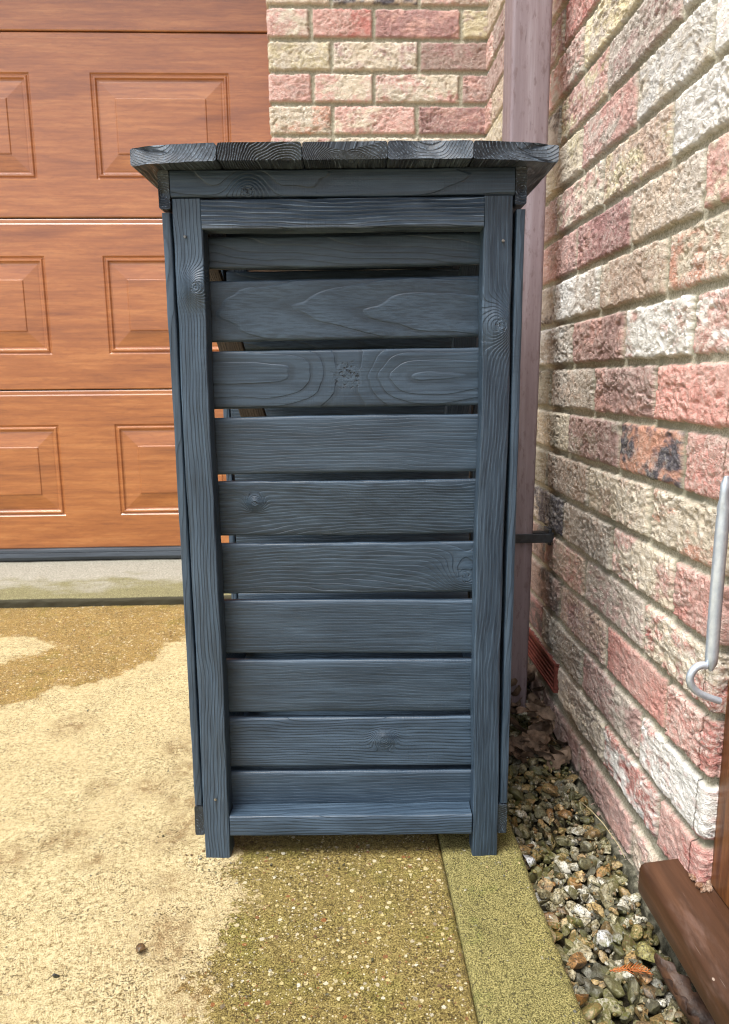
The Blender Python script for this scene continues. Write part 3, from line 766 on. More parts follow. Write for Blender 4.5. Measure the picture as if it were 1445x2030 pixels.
# ------------------------------------------------------------------ sectional garage door
YD = 2.29
door = thing('garage_door', 'golden oak woodgrain sectional garage door with raised rectangular panels', 'garage door', (0, 0, 0))
def door_section(z0, z1, xl, xr, panels):
    """face grid at YD; panels = [(x0,x1,za,zb)], pressed profile outward = -Y"""
    # nested rectangle profile: (inset, outward mm)
    PR = [(0.0, 0.0), (0.0035, -3.2), (0.006, -3.6), (0.010, 0.8), (0.014, 0.8), (0.018, -4.2), (0.022, -4.8), (0.025, -4.0), (0.066, 0.4), (0.068, 0.4), (0.0705, 3.2), (0.073, 3.4)]
    verts, faces = [], []
    vid = {}
    def v(x, y, z):
        key = (round(x, 5), round(y, 6), round(z, 5))
        if key not in vid:
            vid[key] = len(verts); verts.append((x, y, z))
        return vid[key]
    def quad(a, b, c, d): faces.append((v(*a), v(*b), v(*c), v(*d)))
    prof = [(z0 - 0.0005, 12.0), (z0 - 0.0005, 1.4), (z0 + 0.002, 0.0), (z1 - 0.020, 0.0), (z1 - 0.017, 1.6), (z1 - 0.0070, 1.8), (z1 - 0.0045, 3.2), (z1 - 0.0045, 12.0)]
    zc = sorted({p[0] for p in prof[1:-1]} | {panels[0][2], panels[0][3]})
    def yo(z):
        for (a, ya_), (b, yb_) in zip(prof[1:-1], prof[2:-1]):
            if a - 1e-9 <= z <= b + 1e-9: return YD + 0.001 * (ya_ + (yb_ - ya_) * (z - a) / (b - a))
        return YD
    xc_ = [xl] + [q for p in panels for q in (p[0], p[1])] + [xr]
    for za_, zb_ in zip(zc, zc[1:]):
        for i, (xa, xb) in enumerate(zip(xc_, xc_[1:])):
            if i % 2 == 1 and abs(za_ - panels[0][2]) < 1e-6: continue
            quad((xa, yo(za_), za_), (xb, yo(za_), za_), (xb, yo(zb_), zb_), (xa, yo(zb_), zb_))
    for e in (0, -1):
        p, q = (prof[0], prof[1]) if e == 0 else (prof[-2], prof[-1])
        for xa, xb in zip(xc_, xc_[1:]):
            quad((xa, YD + 0.001 * p[1], p[0]), (xb, YD + 0.001 * p[1], p[0]), (xb, YD + 0.001 * q[1], q[0]), (xa, YD + 0.001 * q[1], q[0]))
    for (x0, x1, za_, zb_) in panels:
        for (i0, h0), (i1, h1) in zip(PR, PR[1:]):
            a = [(x0 + i0, YD - h0 * .001, za_ + i0), (x1 - i0, YD - h0 * .001, za_ + i0), (x1 - i0, YD - h0 * .001, zb_ - i0), (x0 + i0, YD - h0 * .001, zb_ - i0)]
            b = [(x0 + i1, YD - h1 * .001, za_ + i1), (x1 - i1, YD - h1 * .001, za_ + i1), (x1 - i1, YD - h1 * .001, zb_ - i1), (x0 + i1, YD - h1 * .001, zb_ - i1)]
            for q in range(4): quad(a[q], a[(q + 1) % 4], b[(q + 1) % 4], b[q])
        quad(*b)
    bm = bmesh.new()
    vv = [bm.verts.new(p) for p in verts]
    for f in faces:
        if len(set(f)) >= 3:
            try: bm.faces.new([vv[i] for i in dict.fromkeys(f)])
            except ValueError: pass
    bmesh.ops.recalc_face_normals(bm, faces=bm.faces)
    big = max(bm.faces, key=lambda f: f.calc_area())
    if big.normal.y > 0: bmesh.ops.reverse_faces(bm, faces=bm.faces)
    me = bpy.data.meshes.new('door_section'); bm.to_mesh(me); bm.free()
    return link('door_section', me, DOOR, door, False)
XLD, XRD = -2.556, -0.10
for i in range(5):
    z0 = -0.5245 + 0.5035 * i
    if i == 4: z1 = 1.66
    else: z1 = z0 + 0.5035
    pan = [(-0.7035 - 0.5715 * j, -0.3045 - 0.5715 * j, z0 + 0.105, z0 + 0.394) for j in (3, 2, 1, 0)] + [(-0.132, -0.115, z0 + 0.105, z0 + 0.394)][:0]
    if i == 4: break
    door_section(z0, z1, XLD, XRD, pan)
g = MB(); g.box((-1.33, YD + 0.035, 0.5), (2.44, 0.04, 2.05)); g.build('backing_panel', simple('door_back', (0.02, 0.018, 0.016), (0.03, 0.028, 0.026), 5, 0.8, 0.0), door)
g = MB()
pts = [(YD - 0.002, -0.526), (YD - 0.010, -0.529), (YD - 0.012, -0.537), (YD - 0.010, -0.5385), (YD - 0.012, -0.540), (YD - 0.015, -0.552), (YD - 0.010, -0.562), (YD + 0.02, -0.572), (YD + 0.02, -0.526)]
ra = [g.bm.verts.new((XLD, y, z)) for y, z in pts]; rb = [g.bm.verts.new((XRD, y, z)) for y, z in pts]
for i in range(len(pts)):
    j = (i + 1) % len(pts); g.bm.faces.new((ra[i], ra[j], rb[j], rb[i]))
g.bm.faces.new(ra); g.bm.faces.new(rb[::-1])
g.build('bottom_seal', SEAL, door, angle=35)

# ------------------------------------------------------------------ the wooden store
ROT = math.radians(-2.25)
SX, SY = 0.0075, 0.8515
store = thing('wooden_store', 'small dark blue grey slatted timber store standing on legs on the concrete', 'wooden store', (SX, SY, ZG), ROT)

def board(name, parent, m, c, L, Wd, T, axis, bev=0.0022, pith=(0.02, -0.03), pitch=0.0045, relief=1.0, seed=None, knots=None, wob=0.0006, post=None, seg=None, tilt=None):
    """axis: (along, across, depth) letters, e.g. 'xzy': length on x, width on z, thickness on y. depth index 0 -> toward -depth"""
    sd = random.uniform(0, 50) if seed is None else seed
    nx = seg or max(8, int(L / 0.012))
    hw, ht = Wd / 2 - bev, T / 2 - bev
    sec = []
    corners = [(hw, ht, 0), (-hw, ht, 90), (-hw, -ht, 180), (hw, -ht, 270)]
    for i, (cx, cy, a0) in enumerate(corners):
        for a in (0, 30, 60, 90):
            t = math.radians(a0 + a); sec.append((cx + bev * math.cos(t), cy + bev * math.sin(t)))
        nx_, ny_, _ = corners[(i + 1) % 4]
        t = math.radians(a0 + 90)
        p, q = (cx + bev * math.cos(t), cy + bev * math.sin(t)), (nx_ + bev * math.cos(t), ny_ + bev * math.sin(t))
        n = max(1, int(math.hypot(q[0] - p[0], q[1] - p[1]) / 0.007))
        for k in range(1, n): sec.append((p[0] + (q[0] - p[0]) * k / n, p[1] + (q[1] - p[1]) * k / n))
    sec = np.array(sec); ns = len(sec)
    al = np.linspace(-L / 2, L / 2, nx + 1)
    Aa = np.repeat(al[:, None], ns, 1); Bb = np.repeat(sec[None, :, 0], nx + 1, 0); Dd = np.repeat(sec[None, :, 1], nx + 1, 0)
    n1 = fbm(Aa * 22 + sd, Bb * 60, Dd * 60 + sd, 3); n2 = fbm(Aa * 22 + sd + 40, Bb * 60, Dd * 60 + sd, 3)
    lw = vnoise(al * 6 + sd, al * 0, al * 0 + sd) * wob * 1.5
    gA, gB, gD = Aa.copy(), Bb.copy(), Dd.copy()
    sB = np.sign(Bb) * (np.abs(Bb) > hw * 0.92); sD = np.sign(Dd) * (np.abs(Dd) > ht * 0.92)
    Bb = Bb + n1 * wob * sB + lw[:, None]; Dd = Dd + n2 * wob * sD
    loc = np.stack([Aa, Bb, Dd], -1).reshape(-1, 3)
    tl_ = random.uniform(-0.05, 0.05) if tilt is None else tilt
    gcv = np.stack([gA, gB + pith[0] + 0.3 * tl_ * gA, gD + pith[1] + tl_ * gA], -1).reshape(-1, 3)
    i = np.arange(nx)[:, None] * ns + np.arange(ns)[None, :]
    j = np.arange(nx)[:, None] * ns + (np.arange(ns)[None, :] + 1) % ns
    F = np.stack([i, j, j + ns, i + ns], -1).reshape(-1, 4)
    # caps with their own vertices
    base = len(loc)
    c0, c1 = np.arange(ns), np.arange(ns) + nx * ns
    loc = np.concatenate([loc, loc[c0], loc[c1], [[-L / 2, 0, 0], [L / 2, 0, 0]]])
    gcv = np.concatenate([gcv, gcv[c0], gcv[c1], [[-L / 2, pith[0], pith[1]], [L / 2, pith[0], pith[1]]]])
    k = np.arange(ns); k2 = (k + 1) % ns
    T1 = np.stack([base + k2, base + k, np.full(ns, base + 2 * ns)], 1)
    T2 = np.stack([base + ns + k, base + ns + k2, np.full(ns, base + 2 * ns + 1)], 1)
    kn = np.full((len(loc), 3), 9.0)
    if knots:
        ka, kb, kr = knots
        kn = np.stack([(gcv[:, 0] - ka) / (kr * 1.5), (gcv[:, 1] - pith[0] - kb) / kr, 0 * gcv[:, 0]], 1)
        kn[:, 0] *= 1.3
    idx = ['xyz'.index(a) for a in axis]
    V = np.zeros_like(loc)
    for q in range(3): V[:, idx[q]] = loc[:, q]
    V += np.array(c)
    if post is not None: V = post(V)
    par = np.linalg.det(np.eye(3)[:, idx]) < 0
    if par:
        F, T1, T2 = F[:, ::-1], T1[:, ::-1], T2[:, ::-1]
    gp = np.tile(np.array([pitch, sd, relief]), (len(V), 1))
    me = np_mesh(name, V, [F, np.concatenate([T1, T2])], {'gc': gcv, 'kn': kn, 'gp': gp})
    return link(name, me, m, parent)

DEP = 0.345                   # depth of the store, front to back
PW = 0.0328                   # post width
def frame(y_face, sgn, front):
    """front frame (sgn=+1, boards behind y_face) or its twin at the back (sgn=-1)"""
    PT = 0.030
    yc = y_face + sgn * PT / 2
    posts = []
    for i, x in enumerate((-0.1915 + PW / 2, 0.1915 - PW / 2)):
        posts.append(board('post', store, PAINT, (x, yc, 0.41), 0.8205, PW, PT, 'zxy', pith=(0.03 - 0.06 * i, 0.01), pitch=0.0038, relief=1.5,
              knots=(0.27, 0.003, 0.013) if (front and i == 1) else ((0.315, 0.004, 0.010) if front else None), wob=0.0009, seed=3.0 + 5 * i + (0 if front else 30)))
    xin = 0.1915 - PW - 0.0006
    board('top_rail', store, PAINT_LIT if front else PAINT, (0, yc - sgn * 0.001, 0.8035), 2 * xin, 0.0315, PT + 0.002, 'xzy', pith=(-0.10, 0.004), pitch=0.0052, relief=2.6, seed=11.5 if front else 61, wob=0.0008)
    board('bottom_rail', store, PAINT, (0, yc - sgn * 0.0005, 0.0465), 2 * xin, 0.0285, PT + 0.001, 'xzy', pith=(-0.05, 0.02), pitch=0.004, relief=1.0, seed=23 if front else 63)
    board('fascia_board', store, PAINT, (0, y_face + sgn * 0.010, 0.8358), 0.3835, 0.0292, 0.020, 'xzy', pith=(-0.012, -0.022), pitch=0.006, relief=1.8, seed=41.2 if front else 64,
          knots=(-0.105, -0.008, 0.011) if front else None)
    zs = [(0.7864, 0.7505), (0.7382, 0.668), (0.6560, 0.5874), (0.5771, 0.5066), (0.4972, 0.4282), (0.4178, 0.352), (0.3426, 0.2706), (0.2623, 0.1901), (0.1823, 0.1122), (0.1049, 0.047)]
    P = [(-.02, -.016, .0060), (.004, -.030, .0125), (-.005, -.013, .0085), (.07, .01, .0042), (.045, -.006, .0040), (.055, -.02, .0048), (.08, .02, .004), (.1, .01, .0036), (-.045, .01, .0042), (.05, .03, .004)]
    KN = {2: (0.003, 0.0035, 0.026), 4: (-0.115, 0.004, 0.0055), 5: (0.150, -0.014, 0.017), 8: (0.045, 0.004, 0.0075)}
    for k, (zt, zb) in enumerate(zs):
        if not front and k: zt = zs[k - 1][1] - 0.0006
        tl = random.uniform(-0.004, 0.008) if k else 0.004
        if not front: tl = 0.0
        else: tl = {1: 0.010, 2: 0.006, 3: 0.008, 4: 0.004}.get(k, tl)
        def post(V, tl=tl, zt=zt):
            V[:, 2] += V[:, 0] * tl
            return V
        if not front and k: zt = zs[k - 1][1] + 0.004
        yo_ = 0.0 if front else 0.0119 * (k % 2)
        board('slat', store, PAINT, (0, y_face + sgn * (PT + 0.0065 + yo_), (zt + zb) / 2), 0.379, zt - zb, 0.0115, 'xzy', bev=0.0035 if k else 0.003, pith=P[k][:2], pitch=P[k][2],
              relief=(0.8, 1.2, 0.9, 0.3, 1.1, 0.9, 0.25, 0.3, 1.0, 0.35)[k], tilt={1: 0.13, 4: 0.09, 5: -0.06, 0: 0.05}.get(k, 0.02), knots=KN.get(k) if front else None, seed=70 + 3.7 * k + (0 if front else 55), post=post)
    return posts
posts = frame(0.0, 1, True)
frame(DEP, -1, False)
# rails and stiles on the two long sides, their cut ends facing the camera
for sx in (-1, 1):
    xr = sx * (0.1925 + 0.0062)
    board('side_rail', store, PAINT_ROOF, (xr, DEP / 2 + 0.001, 0.8300), DEP + 0.004, 0.0405, 0.0122, 'yzx', pith=(0.004, sx * -0.002), pitch=0.0028, relief=1.6)
    board('side_rail', store, PAINT_ROOF, (xr, DEP / 2 + 0.003, 0.0525), DEP, 0.0415, 0.0120, 'yzx', pith=(0.02, 0.02), pitch=0.0026, relief=1.4)
    gap = 0.0014 if sx > 0 else 0.0
    for yy in (0.0235, DEP - 0.0215):
        board('side_stile', store, PAINT, (sx * (0.1935 + 0.0052) + gap, yy, 0.4408), 0.731, 0.042, 0.0100, 'zyx', pith=(0.05, 0.02), pitch=0.004, relief=0.6)
for sx in (-1, 1):
    for zc_ in (0.116, 0.203):
        board('side_board', store, PAINT, (sx * 0.1870, DEP / 2, zc_), DEP - 0.088, 0.083, 0.009, 'yzx', pith=(0.05, 0.03), pitch=0.004, relief=0.6)
# bare brace and ledgers inside
board('brace', store, RAW, (-0.168, 0.20, 0.67), 0.32, 0.036, 0.016, 'zxy', pith=(0.05, 0.03), pitch=0.003,
      post=lambda V: np.stack([V[:, 0] - (V[:, 2] - 0.67) * 0.28, V[:, 1], V[:, 2]], 1))
board('brace', store, PAINT, (0.166, 0.20, 0.67), 0.32, 0.036, 0.016, 'zxy', pith=(0.05, 0.03), pitch=0.003,
      post=lambda V: np.stack([V[:, 0] + (V[:, 2] - 0.67) * 0.10, V[:, 1], V[:, 2]], 1))
# floor slats of the store
for yy in (0.085, 0.175, 0.265):
    board('floor_board', store, PAINT, (0, yy, 0.060), 0.375, 0.075, 0.012, 'xyz', pith=(0.05, 0.03), pitch=0.004)
# roof boards: end grain to the front, outer ones eased back at the corners
RX = [-0.2285, -0.1325, -0.0418, 0.0494, 0.1405, 0.2350]
pithR = [(0.018, -0.030), (-0.030, 0.030), (-0.004, 0.034), (0.004, -0.026), (-0.020, -0.036)]
pitR = [0.0030, 0.0026, 0.0021, 0.0034, 0.0037]
YF, YR = -0.032, DEP + 0.03
for i in range(5):
    xa, xb = RX[i] + 0.0002, RX[i + 1] - 0.0002
    def post(V, i=i):
        x = V[:, 0]
        t = np.clip((np.abs(x) - 0.13) / 0.095, 0, 1)
        pull = 0.010 * t ** 1.3 + 0.004 * sstep(0.85, 1.0, t)
        pull = pull + 0.0006 * i
        f = (YR - V[:, 1]) / (YR - YF)
        V[:, 1] += pull * np.clip(f * 3 - 2, 0, 1)
        V[:, 2] -= 0.0012 * t ** 2
        return V
    board('roof_board', store, PAINT_ROOF, ((xa + xb) / 2, (YF + YR) / 2, 0.8598), YR - YF, xb - xa, 0.0180, 'yxz', bev=0.0026, pith=(pithR[i][0], pithR[i][1]), pitch=pitR[i], relief=(1.2, 1.4, 0.7, 2.0, 2.2)[i], post=post, wob=0.0008)
# screws sunk in the posts
for p, (x, z) in ((posts[0], (-0.1775, 0.780)), (posts[1], (0.1800, 0.772)), (posts[0], (-0.1755, 0.085))):
    g = MB()
    g.tube([(x, -0.0016, z), (x, 0.004, z)], 0.0017, 12)
    g.box((x, -0.0021, z), (0.0024, 0.0007, 0.0006)).box((x, -0.0021, z), (0.0006, 0.00068, 0.0024))
    g.build('screw', SCREW, p, angle=40)

# ------------------------------------------------------------------ downpipe
pipe = thing('downpipe', 'faded mauve square plastic downpipe running up the corner behind the store', 'downpipe', (0, 0, 0))
g = MB()
bm = g.bm
Hh = 0.0325
for z in np.linspace(-0.64, 2.4, 30):
    xc_ = 0.3215 - 0.0035 * (1 - sstep(-0.6, 0.3, z)); yc_ = 1.303
    r = 0.006
    ring = []
    for (cx, cy, a0) in ((Hh - r, Hh - r, 0), (-Hh + r, Hh - r, 90), (-Hh + r, -Hh + r, 180), (Hh - r, -Hh + r, 270)):
        for a in (0, 22, 45, 68, 90):
            t = math.radians(a0 + a); ring.append(bm.verts.new((xc_ + cx + r * math.cos(t), yc_ + cy + r * math.sin(t), z)))
    if z > -0.639:
        for k_ in range(20): bm.faces.new((prev[k_], prev[(k_ + 1) % 20], ring[(k_ + 1) % 20], ring[k_]))
    prev = ring
g.build('pipe', PIPE, pipe, angle=40)
def bracket(z):
    g = MB()
    yf = 1.303 - Hh - 0.0035
    g.box((0.337, yf, z), (0.092, 0.005, 0.0165), 0.0012)
    g.box((0.3868, 1.303 - 0.026, z), (0.006, 0.012, 0.0165), 0.001)
    g.box((0.383, 1.2895, z), (0.006, 0.036, 0.030), 0.0015)
    for s_ in (-1, 1):
        pass
    g.box((0.2865, 1.285, z), (0.003, 0.034, 0.0165), 0.0008)
    g.box((0.368, 1.303, z - 0.001), (0.026, 0.02, 0.012), 0.001)
    g.build('bracket', BLACK, pipe)['label'] = 'black plastic clip fixing the pipe to the bricks'
bracket(-0.287)
bracket(1.55)

# ------------------------------------------------------------------ door frame with projecting sill, and cabin hook
df = thing('door_frame', 'brown stained timber door frame and sill at the lower right corner', 'door frame', (0, 0, 0))
def sill():
    # swept profile along y with a shaped nose; the inner part starts at the reveal, the horn runs past it
    prof = [(0.3435, -0.594), (0.3425, -0.5905), (0.3430, -0.5640), (0.3445, -0.5605), (0.3480, -0.5582), (0.375, -0.5550), (0.392, -0.5525)]
    ys_ = np.concatenate([[0.740, 0.7397, 0.7387, 0.736], np.linspace(0.72, -0.28, 60)])
    g = MB(); bm = g.bm
    inset = [0.003, 0.0015, 0.0004, 0.0] + [0.0] * 60
    rows_ = []
    for y, ins_ in zip(ys_, inset):
        r_ = []
        for (x, z) in prof:
            xx = min(x + ins_, 0.392); zz = min(z, -0.5525 - ins_ + (0.002 * 0))
            r_.append(bm.verts.new((xx, y, zz if z > -0.59 else z + ins_ * 0.3)))
        r_.append(bm.verts.new((0.392, y, -0.594)))
        rows_.append(r_)
    n = len(rows_[0])
    for a, b in zip(rows_, rows_[1:]):
        for k_ in range(n):
            bm.faces.new((a[k_], a[(k_ + 1) % n], b[(k_ + 1) % n], b[k_]))
    bm.faces.new(rows_[0]); bm.faces.new(rows_[-1][::-1])
    o = g.build('sill', STAIN, df, angle=35)
    g = MB(); g.box((0.4465, 0.19, -0.5735), (0.1085, 1.008, 0.0415), 0.002); g.build('threshold', STAIN, df, angle=35)
sill()
g = MB(); g.box((0.438, 0.665, 0.52), (0.072, 0.060, 2.145), 0.004); g.build('post', STAIN_POST, df, angle=35)
g = MB(); g.box((0.449, -0.265, 0.52), (0.072, 0.058, 2.145), 0.004); g.build('post', STAIN_POST, df, angle=35)
g = MB(); g.box((0.449, 0.2, 1.56), (0.070, 0.868, 0.06), 0.004); g.build('head', STAIN_POST, df, angle=35)
leaf = MB()
leaf.box((0.460, 0.2, 0.49), (0.034, 0.864, 2.07), 0.003)
for z in (0.0, 1.0):
    leaf.box((0.4415, 0.2, z), (0.005, 0.55, 0.7), 0.002)
leaf.build('door_leaf', STAIN_POST, df, angle=35)
# crumbled filler where the sill meets the brick
g = MB()
rr = random.Random(4)
for i in range(26):
    c = (0.397 + rr.uniform(-0.010, 0.010), 0.698 + rr.uniform(-0.016, 0.018), -0.5525 + rr.uniform(0, 0.004))
    r = bmesh.ops.create_icosphere(g.bm, subdivisions=2, radius=rr.uniform(0.0015, 0.0035), matrix=Matrix.Translation(c))
    for v_ in r['verts']: v_.co += Vector((rr.uniform(-1, 1), rr.uniform(-1, 1), rr.uniform(-1, 1))) * 0.0009
g.build('filler', simple('crumbled_filler', (0.16, 0.07, 0.03), (0.36, 0.26, 0.19), 130, 0.9, 0.001), df)

hook = thing('cabin_hook', 'silver metal door hook hanging by the corner of the brick wall', 'hook', (0.370, 0.672, -0.10))
def hk(pts): return [(x - 0.370, y - 0.672, z + 0.10) for x, y, z in pts]
g = MB()
Yh = 0.672
zt, zb = -0.094, -0.2920
n = 26
pts, rad = [], []
for i in range(n + 1):
    t = i / n
    z = zt + (zb - zt) * t
    x = 0.3715 + 0.0000 * t - 0.0008 * math.sin(t * 3.1)
    r = 0.0062
    if t < 0.03: r = 0.0032 + 0.0035 * math.sqrt(max(t, 0.0) / 0.03)
    elif t < 0.13: r = 0.0067
    elif t < 0.2: r = 0.0067 - 0.0010 * (t - 0.13) / 0.07
    if t > 0.955: r = 0.0057 - 0.0038 * ((t - 0.955) / 0.045) ** 1.5
    pts.append((x, Yh, z)); rad.append((r, r * (0.72 if t < 0.13 else 1.0)))
g.tube(hk(pts), rad, 20)
g.build('shank', STEEL, hook, angle=60)
px = [(0.3665, -0.2865), (0.3610, -0.2862), (0.3560, -0.2885), (0.3522, -0.2935), (0.3508, -0.2995), (0.3520, -0.3055), (0.3555, -0.3110), (0.3610, -0.3155), (0.3680, -0.3192), (0.3755, -0.3222), (0.3835, -0.3250)]
sm = []
for i in range(len(px) - 1):
    p0, p1, p2, p3 = [np.array(px[min(max(i + q, 0), len(px) - 1)]) for q in (-1, 0, 1, 2)]
    for t in np.linspace(0, 1, 5)[:-1]:
        sm.append(0.5 * ((2 * p1) + (-p0 + p2) * t + (2 * p0 - 5 * p1 + 4 * p2 - p3) * t * t + (-p0 + 3 * p1 - 3 * p2 + p3) * t ** 3))
sm.append(np.array(px[-1]))
g = MB(); g.tube(hk([(a, Yh, b) for a, b in sm]), [0.0040 - 0.0004 * i / len(sm) for i in range(len(sm))], 16)
g.build('curl', STEEL, hook, angle=60)
g = MB(); g.tube(hk([(0.372, Yh, -0.105), (0.392, Yh - 0.004, -0.105), (0.414, Yh - 0.006, -0.105)]), 0.0028, 12); g.tube(hk([(0.4095, Yh - 0.006, -0.105), (0.4135, Yh - 0.006, -0.105)]), 0.008, 16)
g.build('pivot', STEEL, hook, angle=50)

# ------------------------------------------------------------------ gravel
def ico(sub):
    bm = bmesh.new(); bmesh.ops.create_icosphere(bm, subdivisions=sub, radius=1.0)
    V = np.array([v.co for v in bm.verts]); F = np.array([[v.index for v in f.verts] for f in bm.faces]); bm.free()
    return V, F
ICO = {s: ico(s) for s in (2, 3, 4)}
STONE = [((196, 186, 160), 3), ((150, 140, 112), 4), ((112, 106, 82), 4), ((176, 140, 92), 3), ((158, 108, 58), 2), ((226, 222, 210), 2), ((90, 88, 84), 3), ((120, 88, 60), 2), ((134, 132, 126), 2), ((200, 170, 120), 2), ((62, 54, 44), 2)]
SC = [(np.array(lin(c)) * 0.72 + np.array(lin((126, 128, 98))) * 0.28) * 0.95 for c, n_ in STONE for _ in range(n_)]
def stone_shape(rng, sub, rough=1.0):
    V, F = ICO[sub]
    V = V.copy()
    o = rng.uniform(0, 99)
    V = V * (1 + 0.16 * fbm(V[:, 0] * 1.3 + o, V[:, 1] * 1.3, V[:, 2] * 1.3, 2)[:, None])
    for _ in range(rng.integers(4, 12)):
        n_ = rng.standard_normal(3); n_ /= np.linalg.norm(n_)
        dd = V @ n_ - rng.uniform(0.30, 0.80)
        V = V - np.clip(dd, 0, None)[:, None] * n_ * 0.95
    V = V * (1 + 0.06 * rough * fbm(V[:, 0] * 5 + o, V[:, 1] * 5, V[:, 2] * 5, 2)[:, None])
    return V, F
def rotm(rng, tilt=0.5):
    a = rng.uniform(0, 2 * math.pi); b = rng.normal(0, tilt); c = rng.normal(0, tilt)
    ca, sa, cb, sb, cc, sc = math.cos(a), math.sin(a), math.cos(b), math.sin(b), math.cos(c), math.sin(c)
    return np.array([[ca, -sa, 0], [sa, ca, 0], [0, 0, 1]]) @ np.array([[1, 0, 0], [0, cb, -sb], [0, sb, cb]]) @ np.array([[cc, 0, sc], [0, 1, 0], [-sc, 0, cc]])
def make_gravel():
    rng = np.random.default_rng(5)
    Vs, Fs, Cs, Sd = [], [], [], []
    base = 0
    def put(x, y, z, size, sub, col, tilt):
        nonlocal base
        V, F = stone_shape(rng, sub)
        sc = size * np.array([rng.uniform(0.85, 1.35), rng.uniform(0.7, 1.0), rng.uniform(0.45, 0.75)])
        V = (V * sc) @ rotm(rng, tilt).T + np.array([x, y, z])
        Vs.append(V); Fs.append(F + base); base += len(V)
        Cs.append(np.tile(col, (len(V), 1))); Sd.append(np.full(len(V), rng.uniform(0, 40)))
    for layer, (dz, step, s0, s1) in enumerate(((-0.012, 0.018, .009, .014), (-0.003, 0.0165, .007, .0140), (0.004, 0.027, .006, .0135))):
        for y in np.arange(0.30, 1.62, step):
            for x in np.arange(0.243, 0.385, step):
                px_, py_ = x + rng.uniform(-.5, .5) * step, y + rng.uniform(-.5, .5) * step
                if px_ < 0.2425 or px_ > 0.379: continue
                if layer == 2 and rng.random() < 0.35: continue
                sz = rng.uniform(s0, s1) * (1.25 if rng.random() < 0.10 else 1.0)
                sub = 4 if (py_ < 0.95 and layer > 0 and py_ > 0.52) else (3 if py_ < 1.2 else 2)
                col = SC[rng.integers(len(SC))] * rng.uniform(0.75, 1.15)
                dark = 1.0
                px_ = min(max(px_, 0.2425 + sz * 0.6), 0.381 - sz * 0.5)
                put(px_, py_, bed_z(px_, py_) + dz + rng.normal(0, 0.0015), sz, sub, col, 0.45)
    for _ in range(900):                                              # grit and chips between the stones
        px_, py_ = rng.uniform(0.243, 0.378), rng.uniform(0.45, 1.4)
        put(px_, py_, bed_z(px_, py_) + rng.uniform(0.002, 0.008), rng.uniform(0.0016, 0.0042), 2, SC[rng.integers(len(SC))] * 0.9, 0.8)
    me = np_mesh('gravel', np.concatenate(Vs), np.concatenate(Fs), {'col': np.concatenate(Cs), 'sd': np.concatenate(Sd)})
    tag(link('gravel', me, GRAV), 'damp mixed river gravel filling the strip between edging and wall', 'gravel', kind='stuff')
make_gravel()

def one_stone(name, label, cat, x, y, z, size, dims, col, seed, m=GRAV, group=None):
    rng = np.random.default_rng(seed)
    V, F = stone_shape(rng, 4, 0.6)
    V = (V * (size * np.array(dims))) @ rotm(rng, 0.15).T
    V[:, 2] -= V[:, 2].min() + 0.0006
    me = np_mesh(name, V, F, {'col': np.tile(np.array(lin(col)) * 0.62, (len(V), 1)), 'sd': np.full(len(V), seed * 1.0)})
    o = link(name, me, m); o.location = (x, y, z)
    return tag(o, label, cat, group)
one_stone('pebble', 'wet brown and grey pebble lying alone on the pale concrete', 'pebble', -0.227, 0.701, ZG + 0.001, 0.0062, (1.25, 0.85, 0.6), (122, 92, 56), 3)
one_stone('stone_chip', 'small black stone chip lying on the pale concrete near the lower left', 'stone chip', -0.308, 0.671, ZG + 0.001, 0.0040, (0.7, 1.2, 0.6), (50, 50, 54), 9)
one_stone('pebble', 'smooth pale blue white pebble against the concrete edging by the right leg', 'pebble', 0.2505, 0.872, -0.6525, 0.0125, (0.62, 1.25, 0.6), (222, 226, 232), 12)
one_stone('pebble', 'glossy tan oval pebble touching the edging lower down the gravel strip', 'pebble', 0.2485, 0.655, -0.661, 0.0105, (0.75, 1.2, 0.75), (170, 122, 66), 14)
one_stone('pebble', 'rounded yellow olive pebble next to the curled brown leaf', 'pebble', 0.343, 0.706, -0.660, 0.0125, (0.9, 1.15, 0.85), (178, 170, 108), 17)
one_stone('pebble', 'flat milky white flint in the middle of the gravel strip', 'pebble', 0.304, 0.735, -0.6555, 0.0105, (0.95, 1.05, 0.5), (214, 216, 214), 23)

def make_grit():
    rng = np.random.default_rng(77)
    Vs, Fs, Cs, Sd, base = [], [], [], [], 0
    spots_ = [(rng.uniform(-0.15, 0.23), rng.uniform(0.48, 0.92)) for _ in range(90)]
    spots_ += [(rng.uniform(-0.55, -0.12), rng.uniform(0.5, 1.5)) for _ in range(60)]
    spots_ += [(rng.normal(0.222, 0.008), rng.uniform(0.45, 1.1)) for _ in range(50)]
    spots_ += [(rng.normal(c[0], 0.012), rng.normal(c[1], 0.012)) for c in ((-0.178, 0.845), (0.19, 0.832), (0.165, 0.835), (-0.2, 0.86)) for _ in range(9)]
    for x, y in spots_:
        if x > 0.229: continue
        V, F = stone_shape(rng, 2)
        V = (V * rng.uniform(0.0009, 0.0024) * np.array([1.2, 0.9, 0.6])) @ rotm(rng, 0.4).T + np.array([x, y, ZG + 0.0012])
        Vs.append(V); Fs.append(F + base); base += len(V)
        Cs.append(np.tile(SC[rng.integers(len(SC))], (len(V), 1))); Sd.append(np.full(len(V), rng.uniform(0, 40)))
    tag(link('loose_grit', np_mesh('loose_grit', np.concatenate(Vs), np.concatenate(Fs), {'col': np.concatenate(Cs), 'sd': np.concatenate(Sd)}), GRAV),
        'fine loose grit scattered over the concrete and edging', 'grit', kind='stuff')
make_grit()

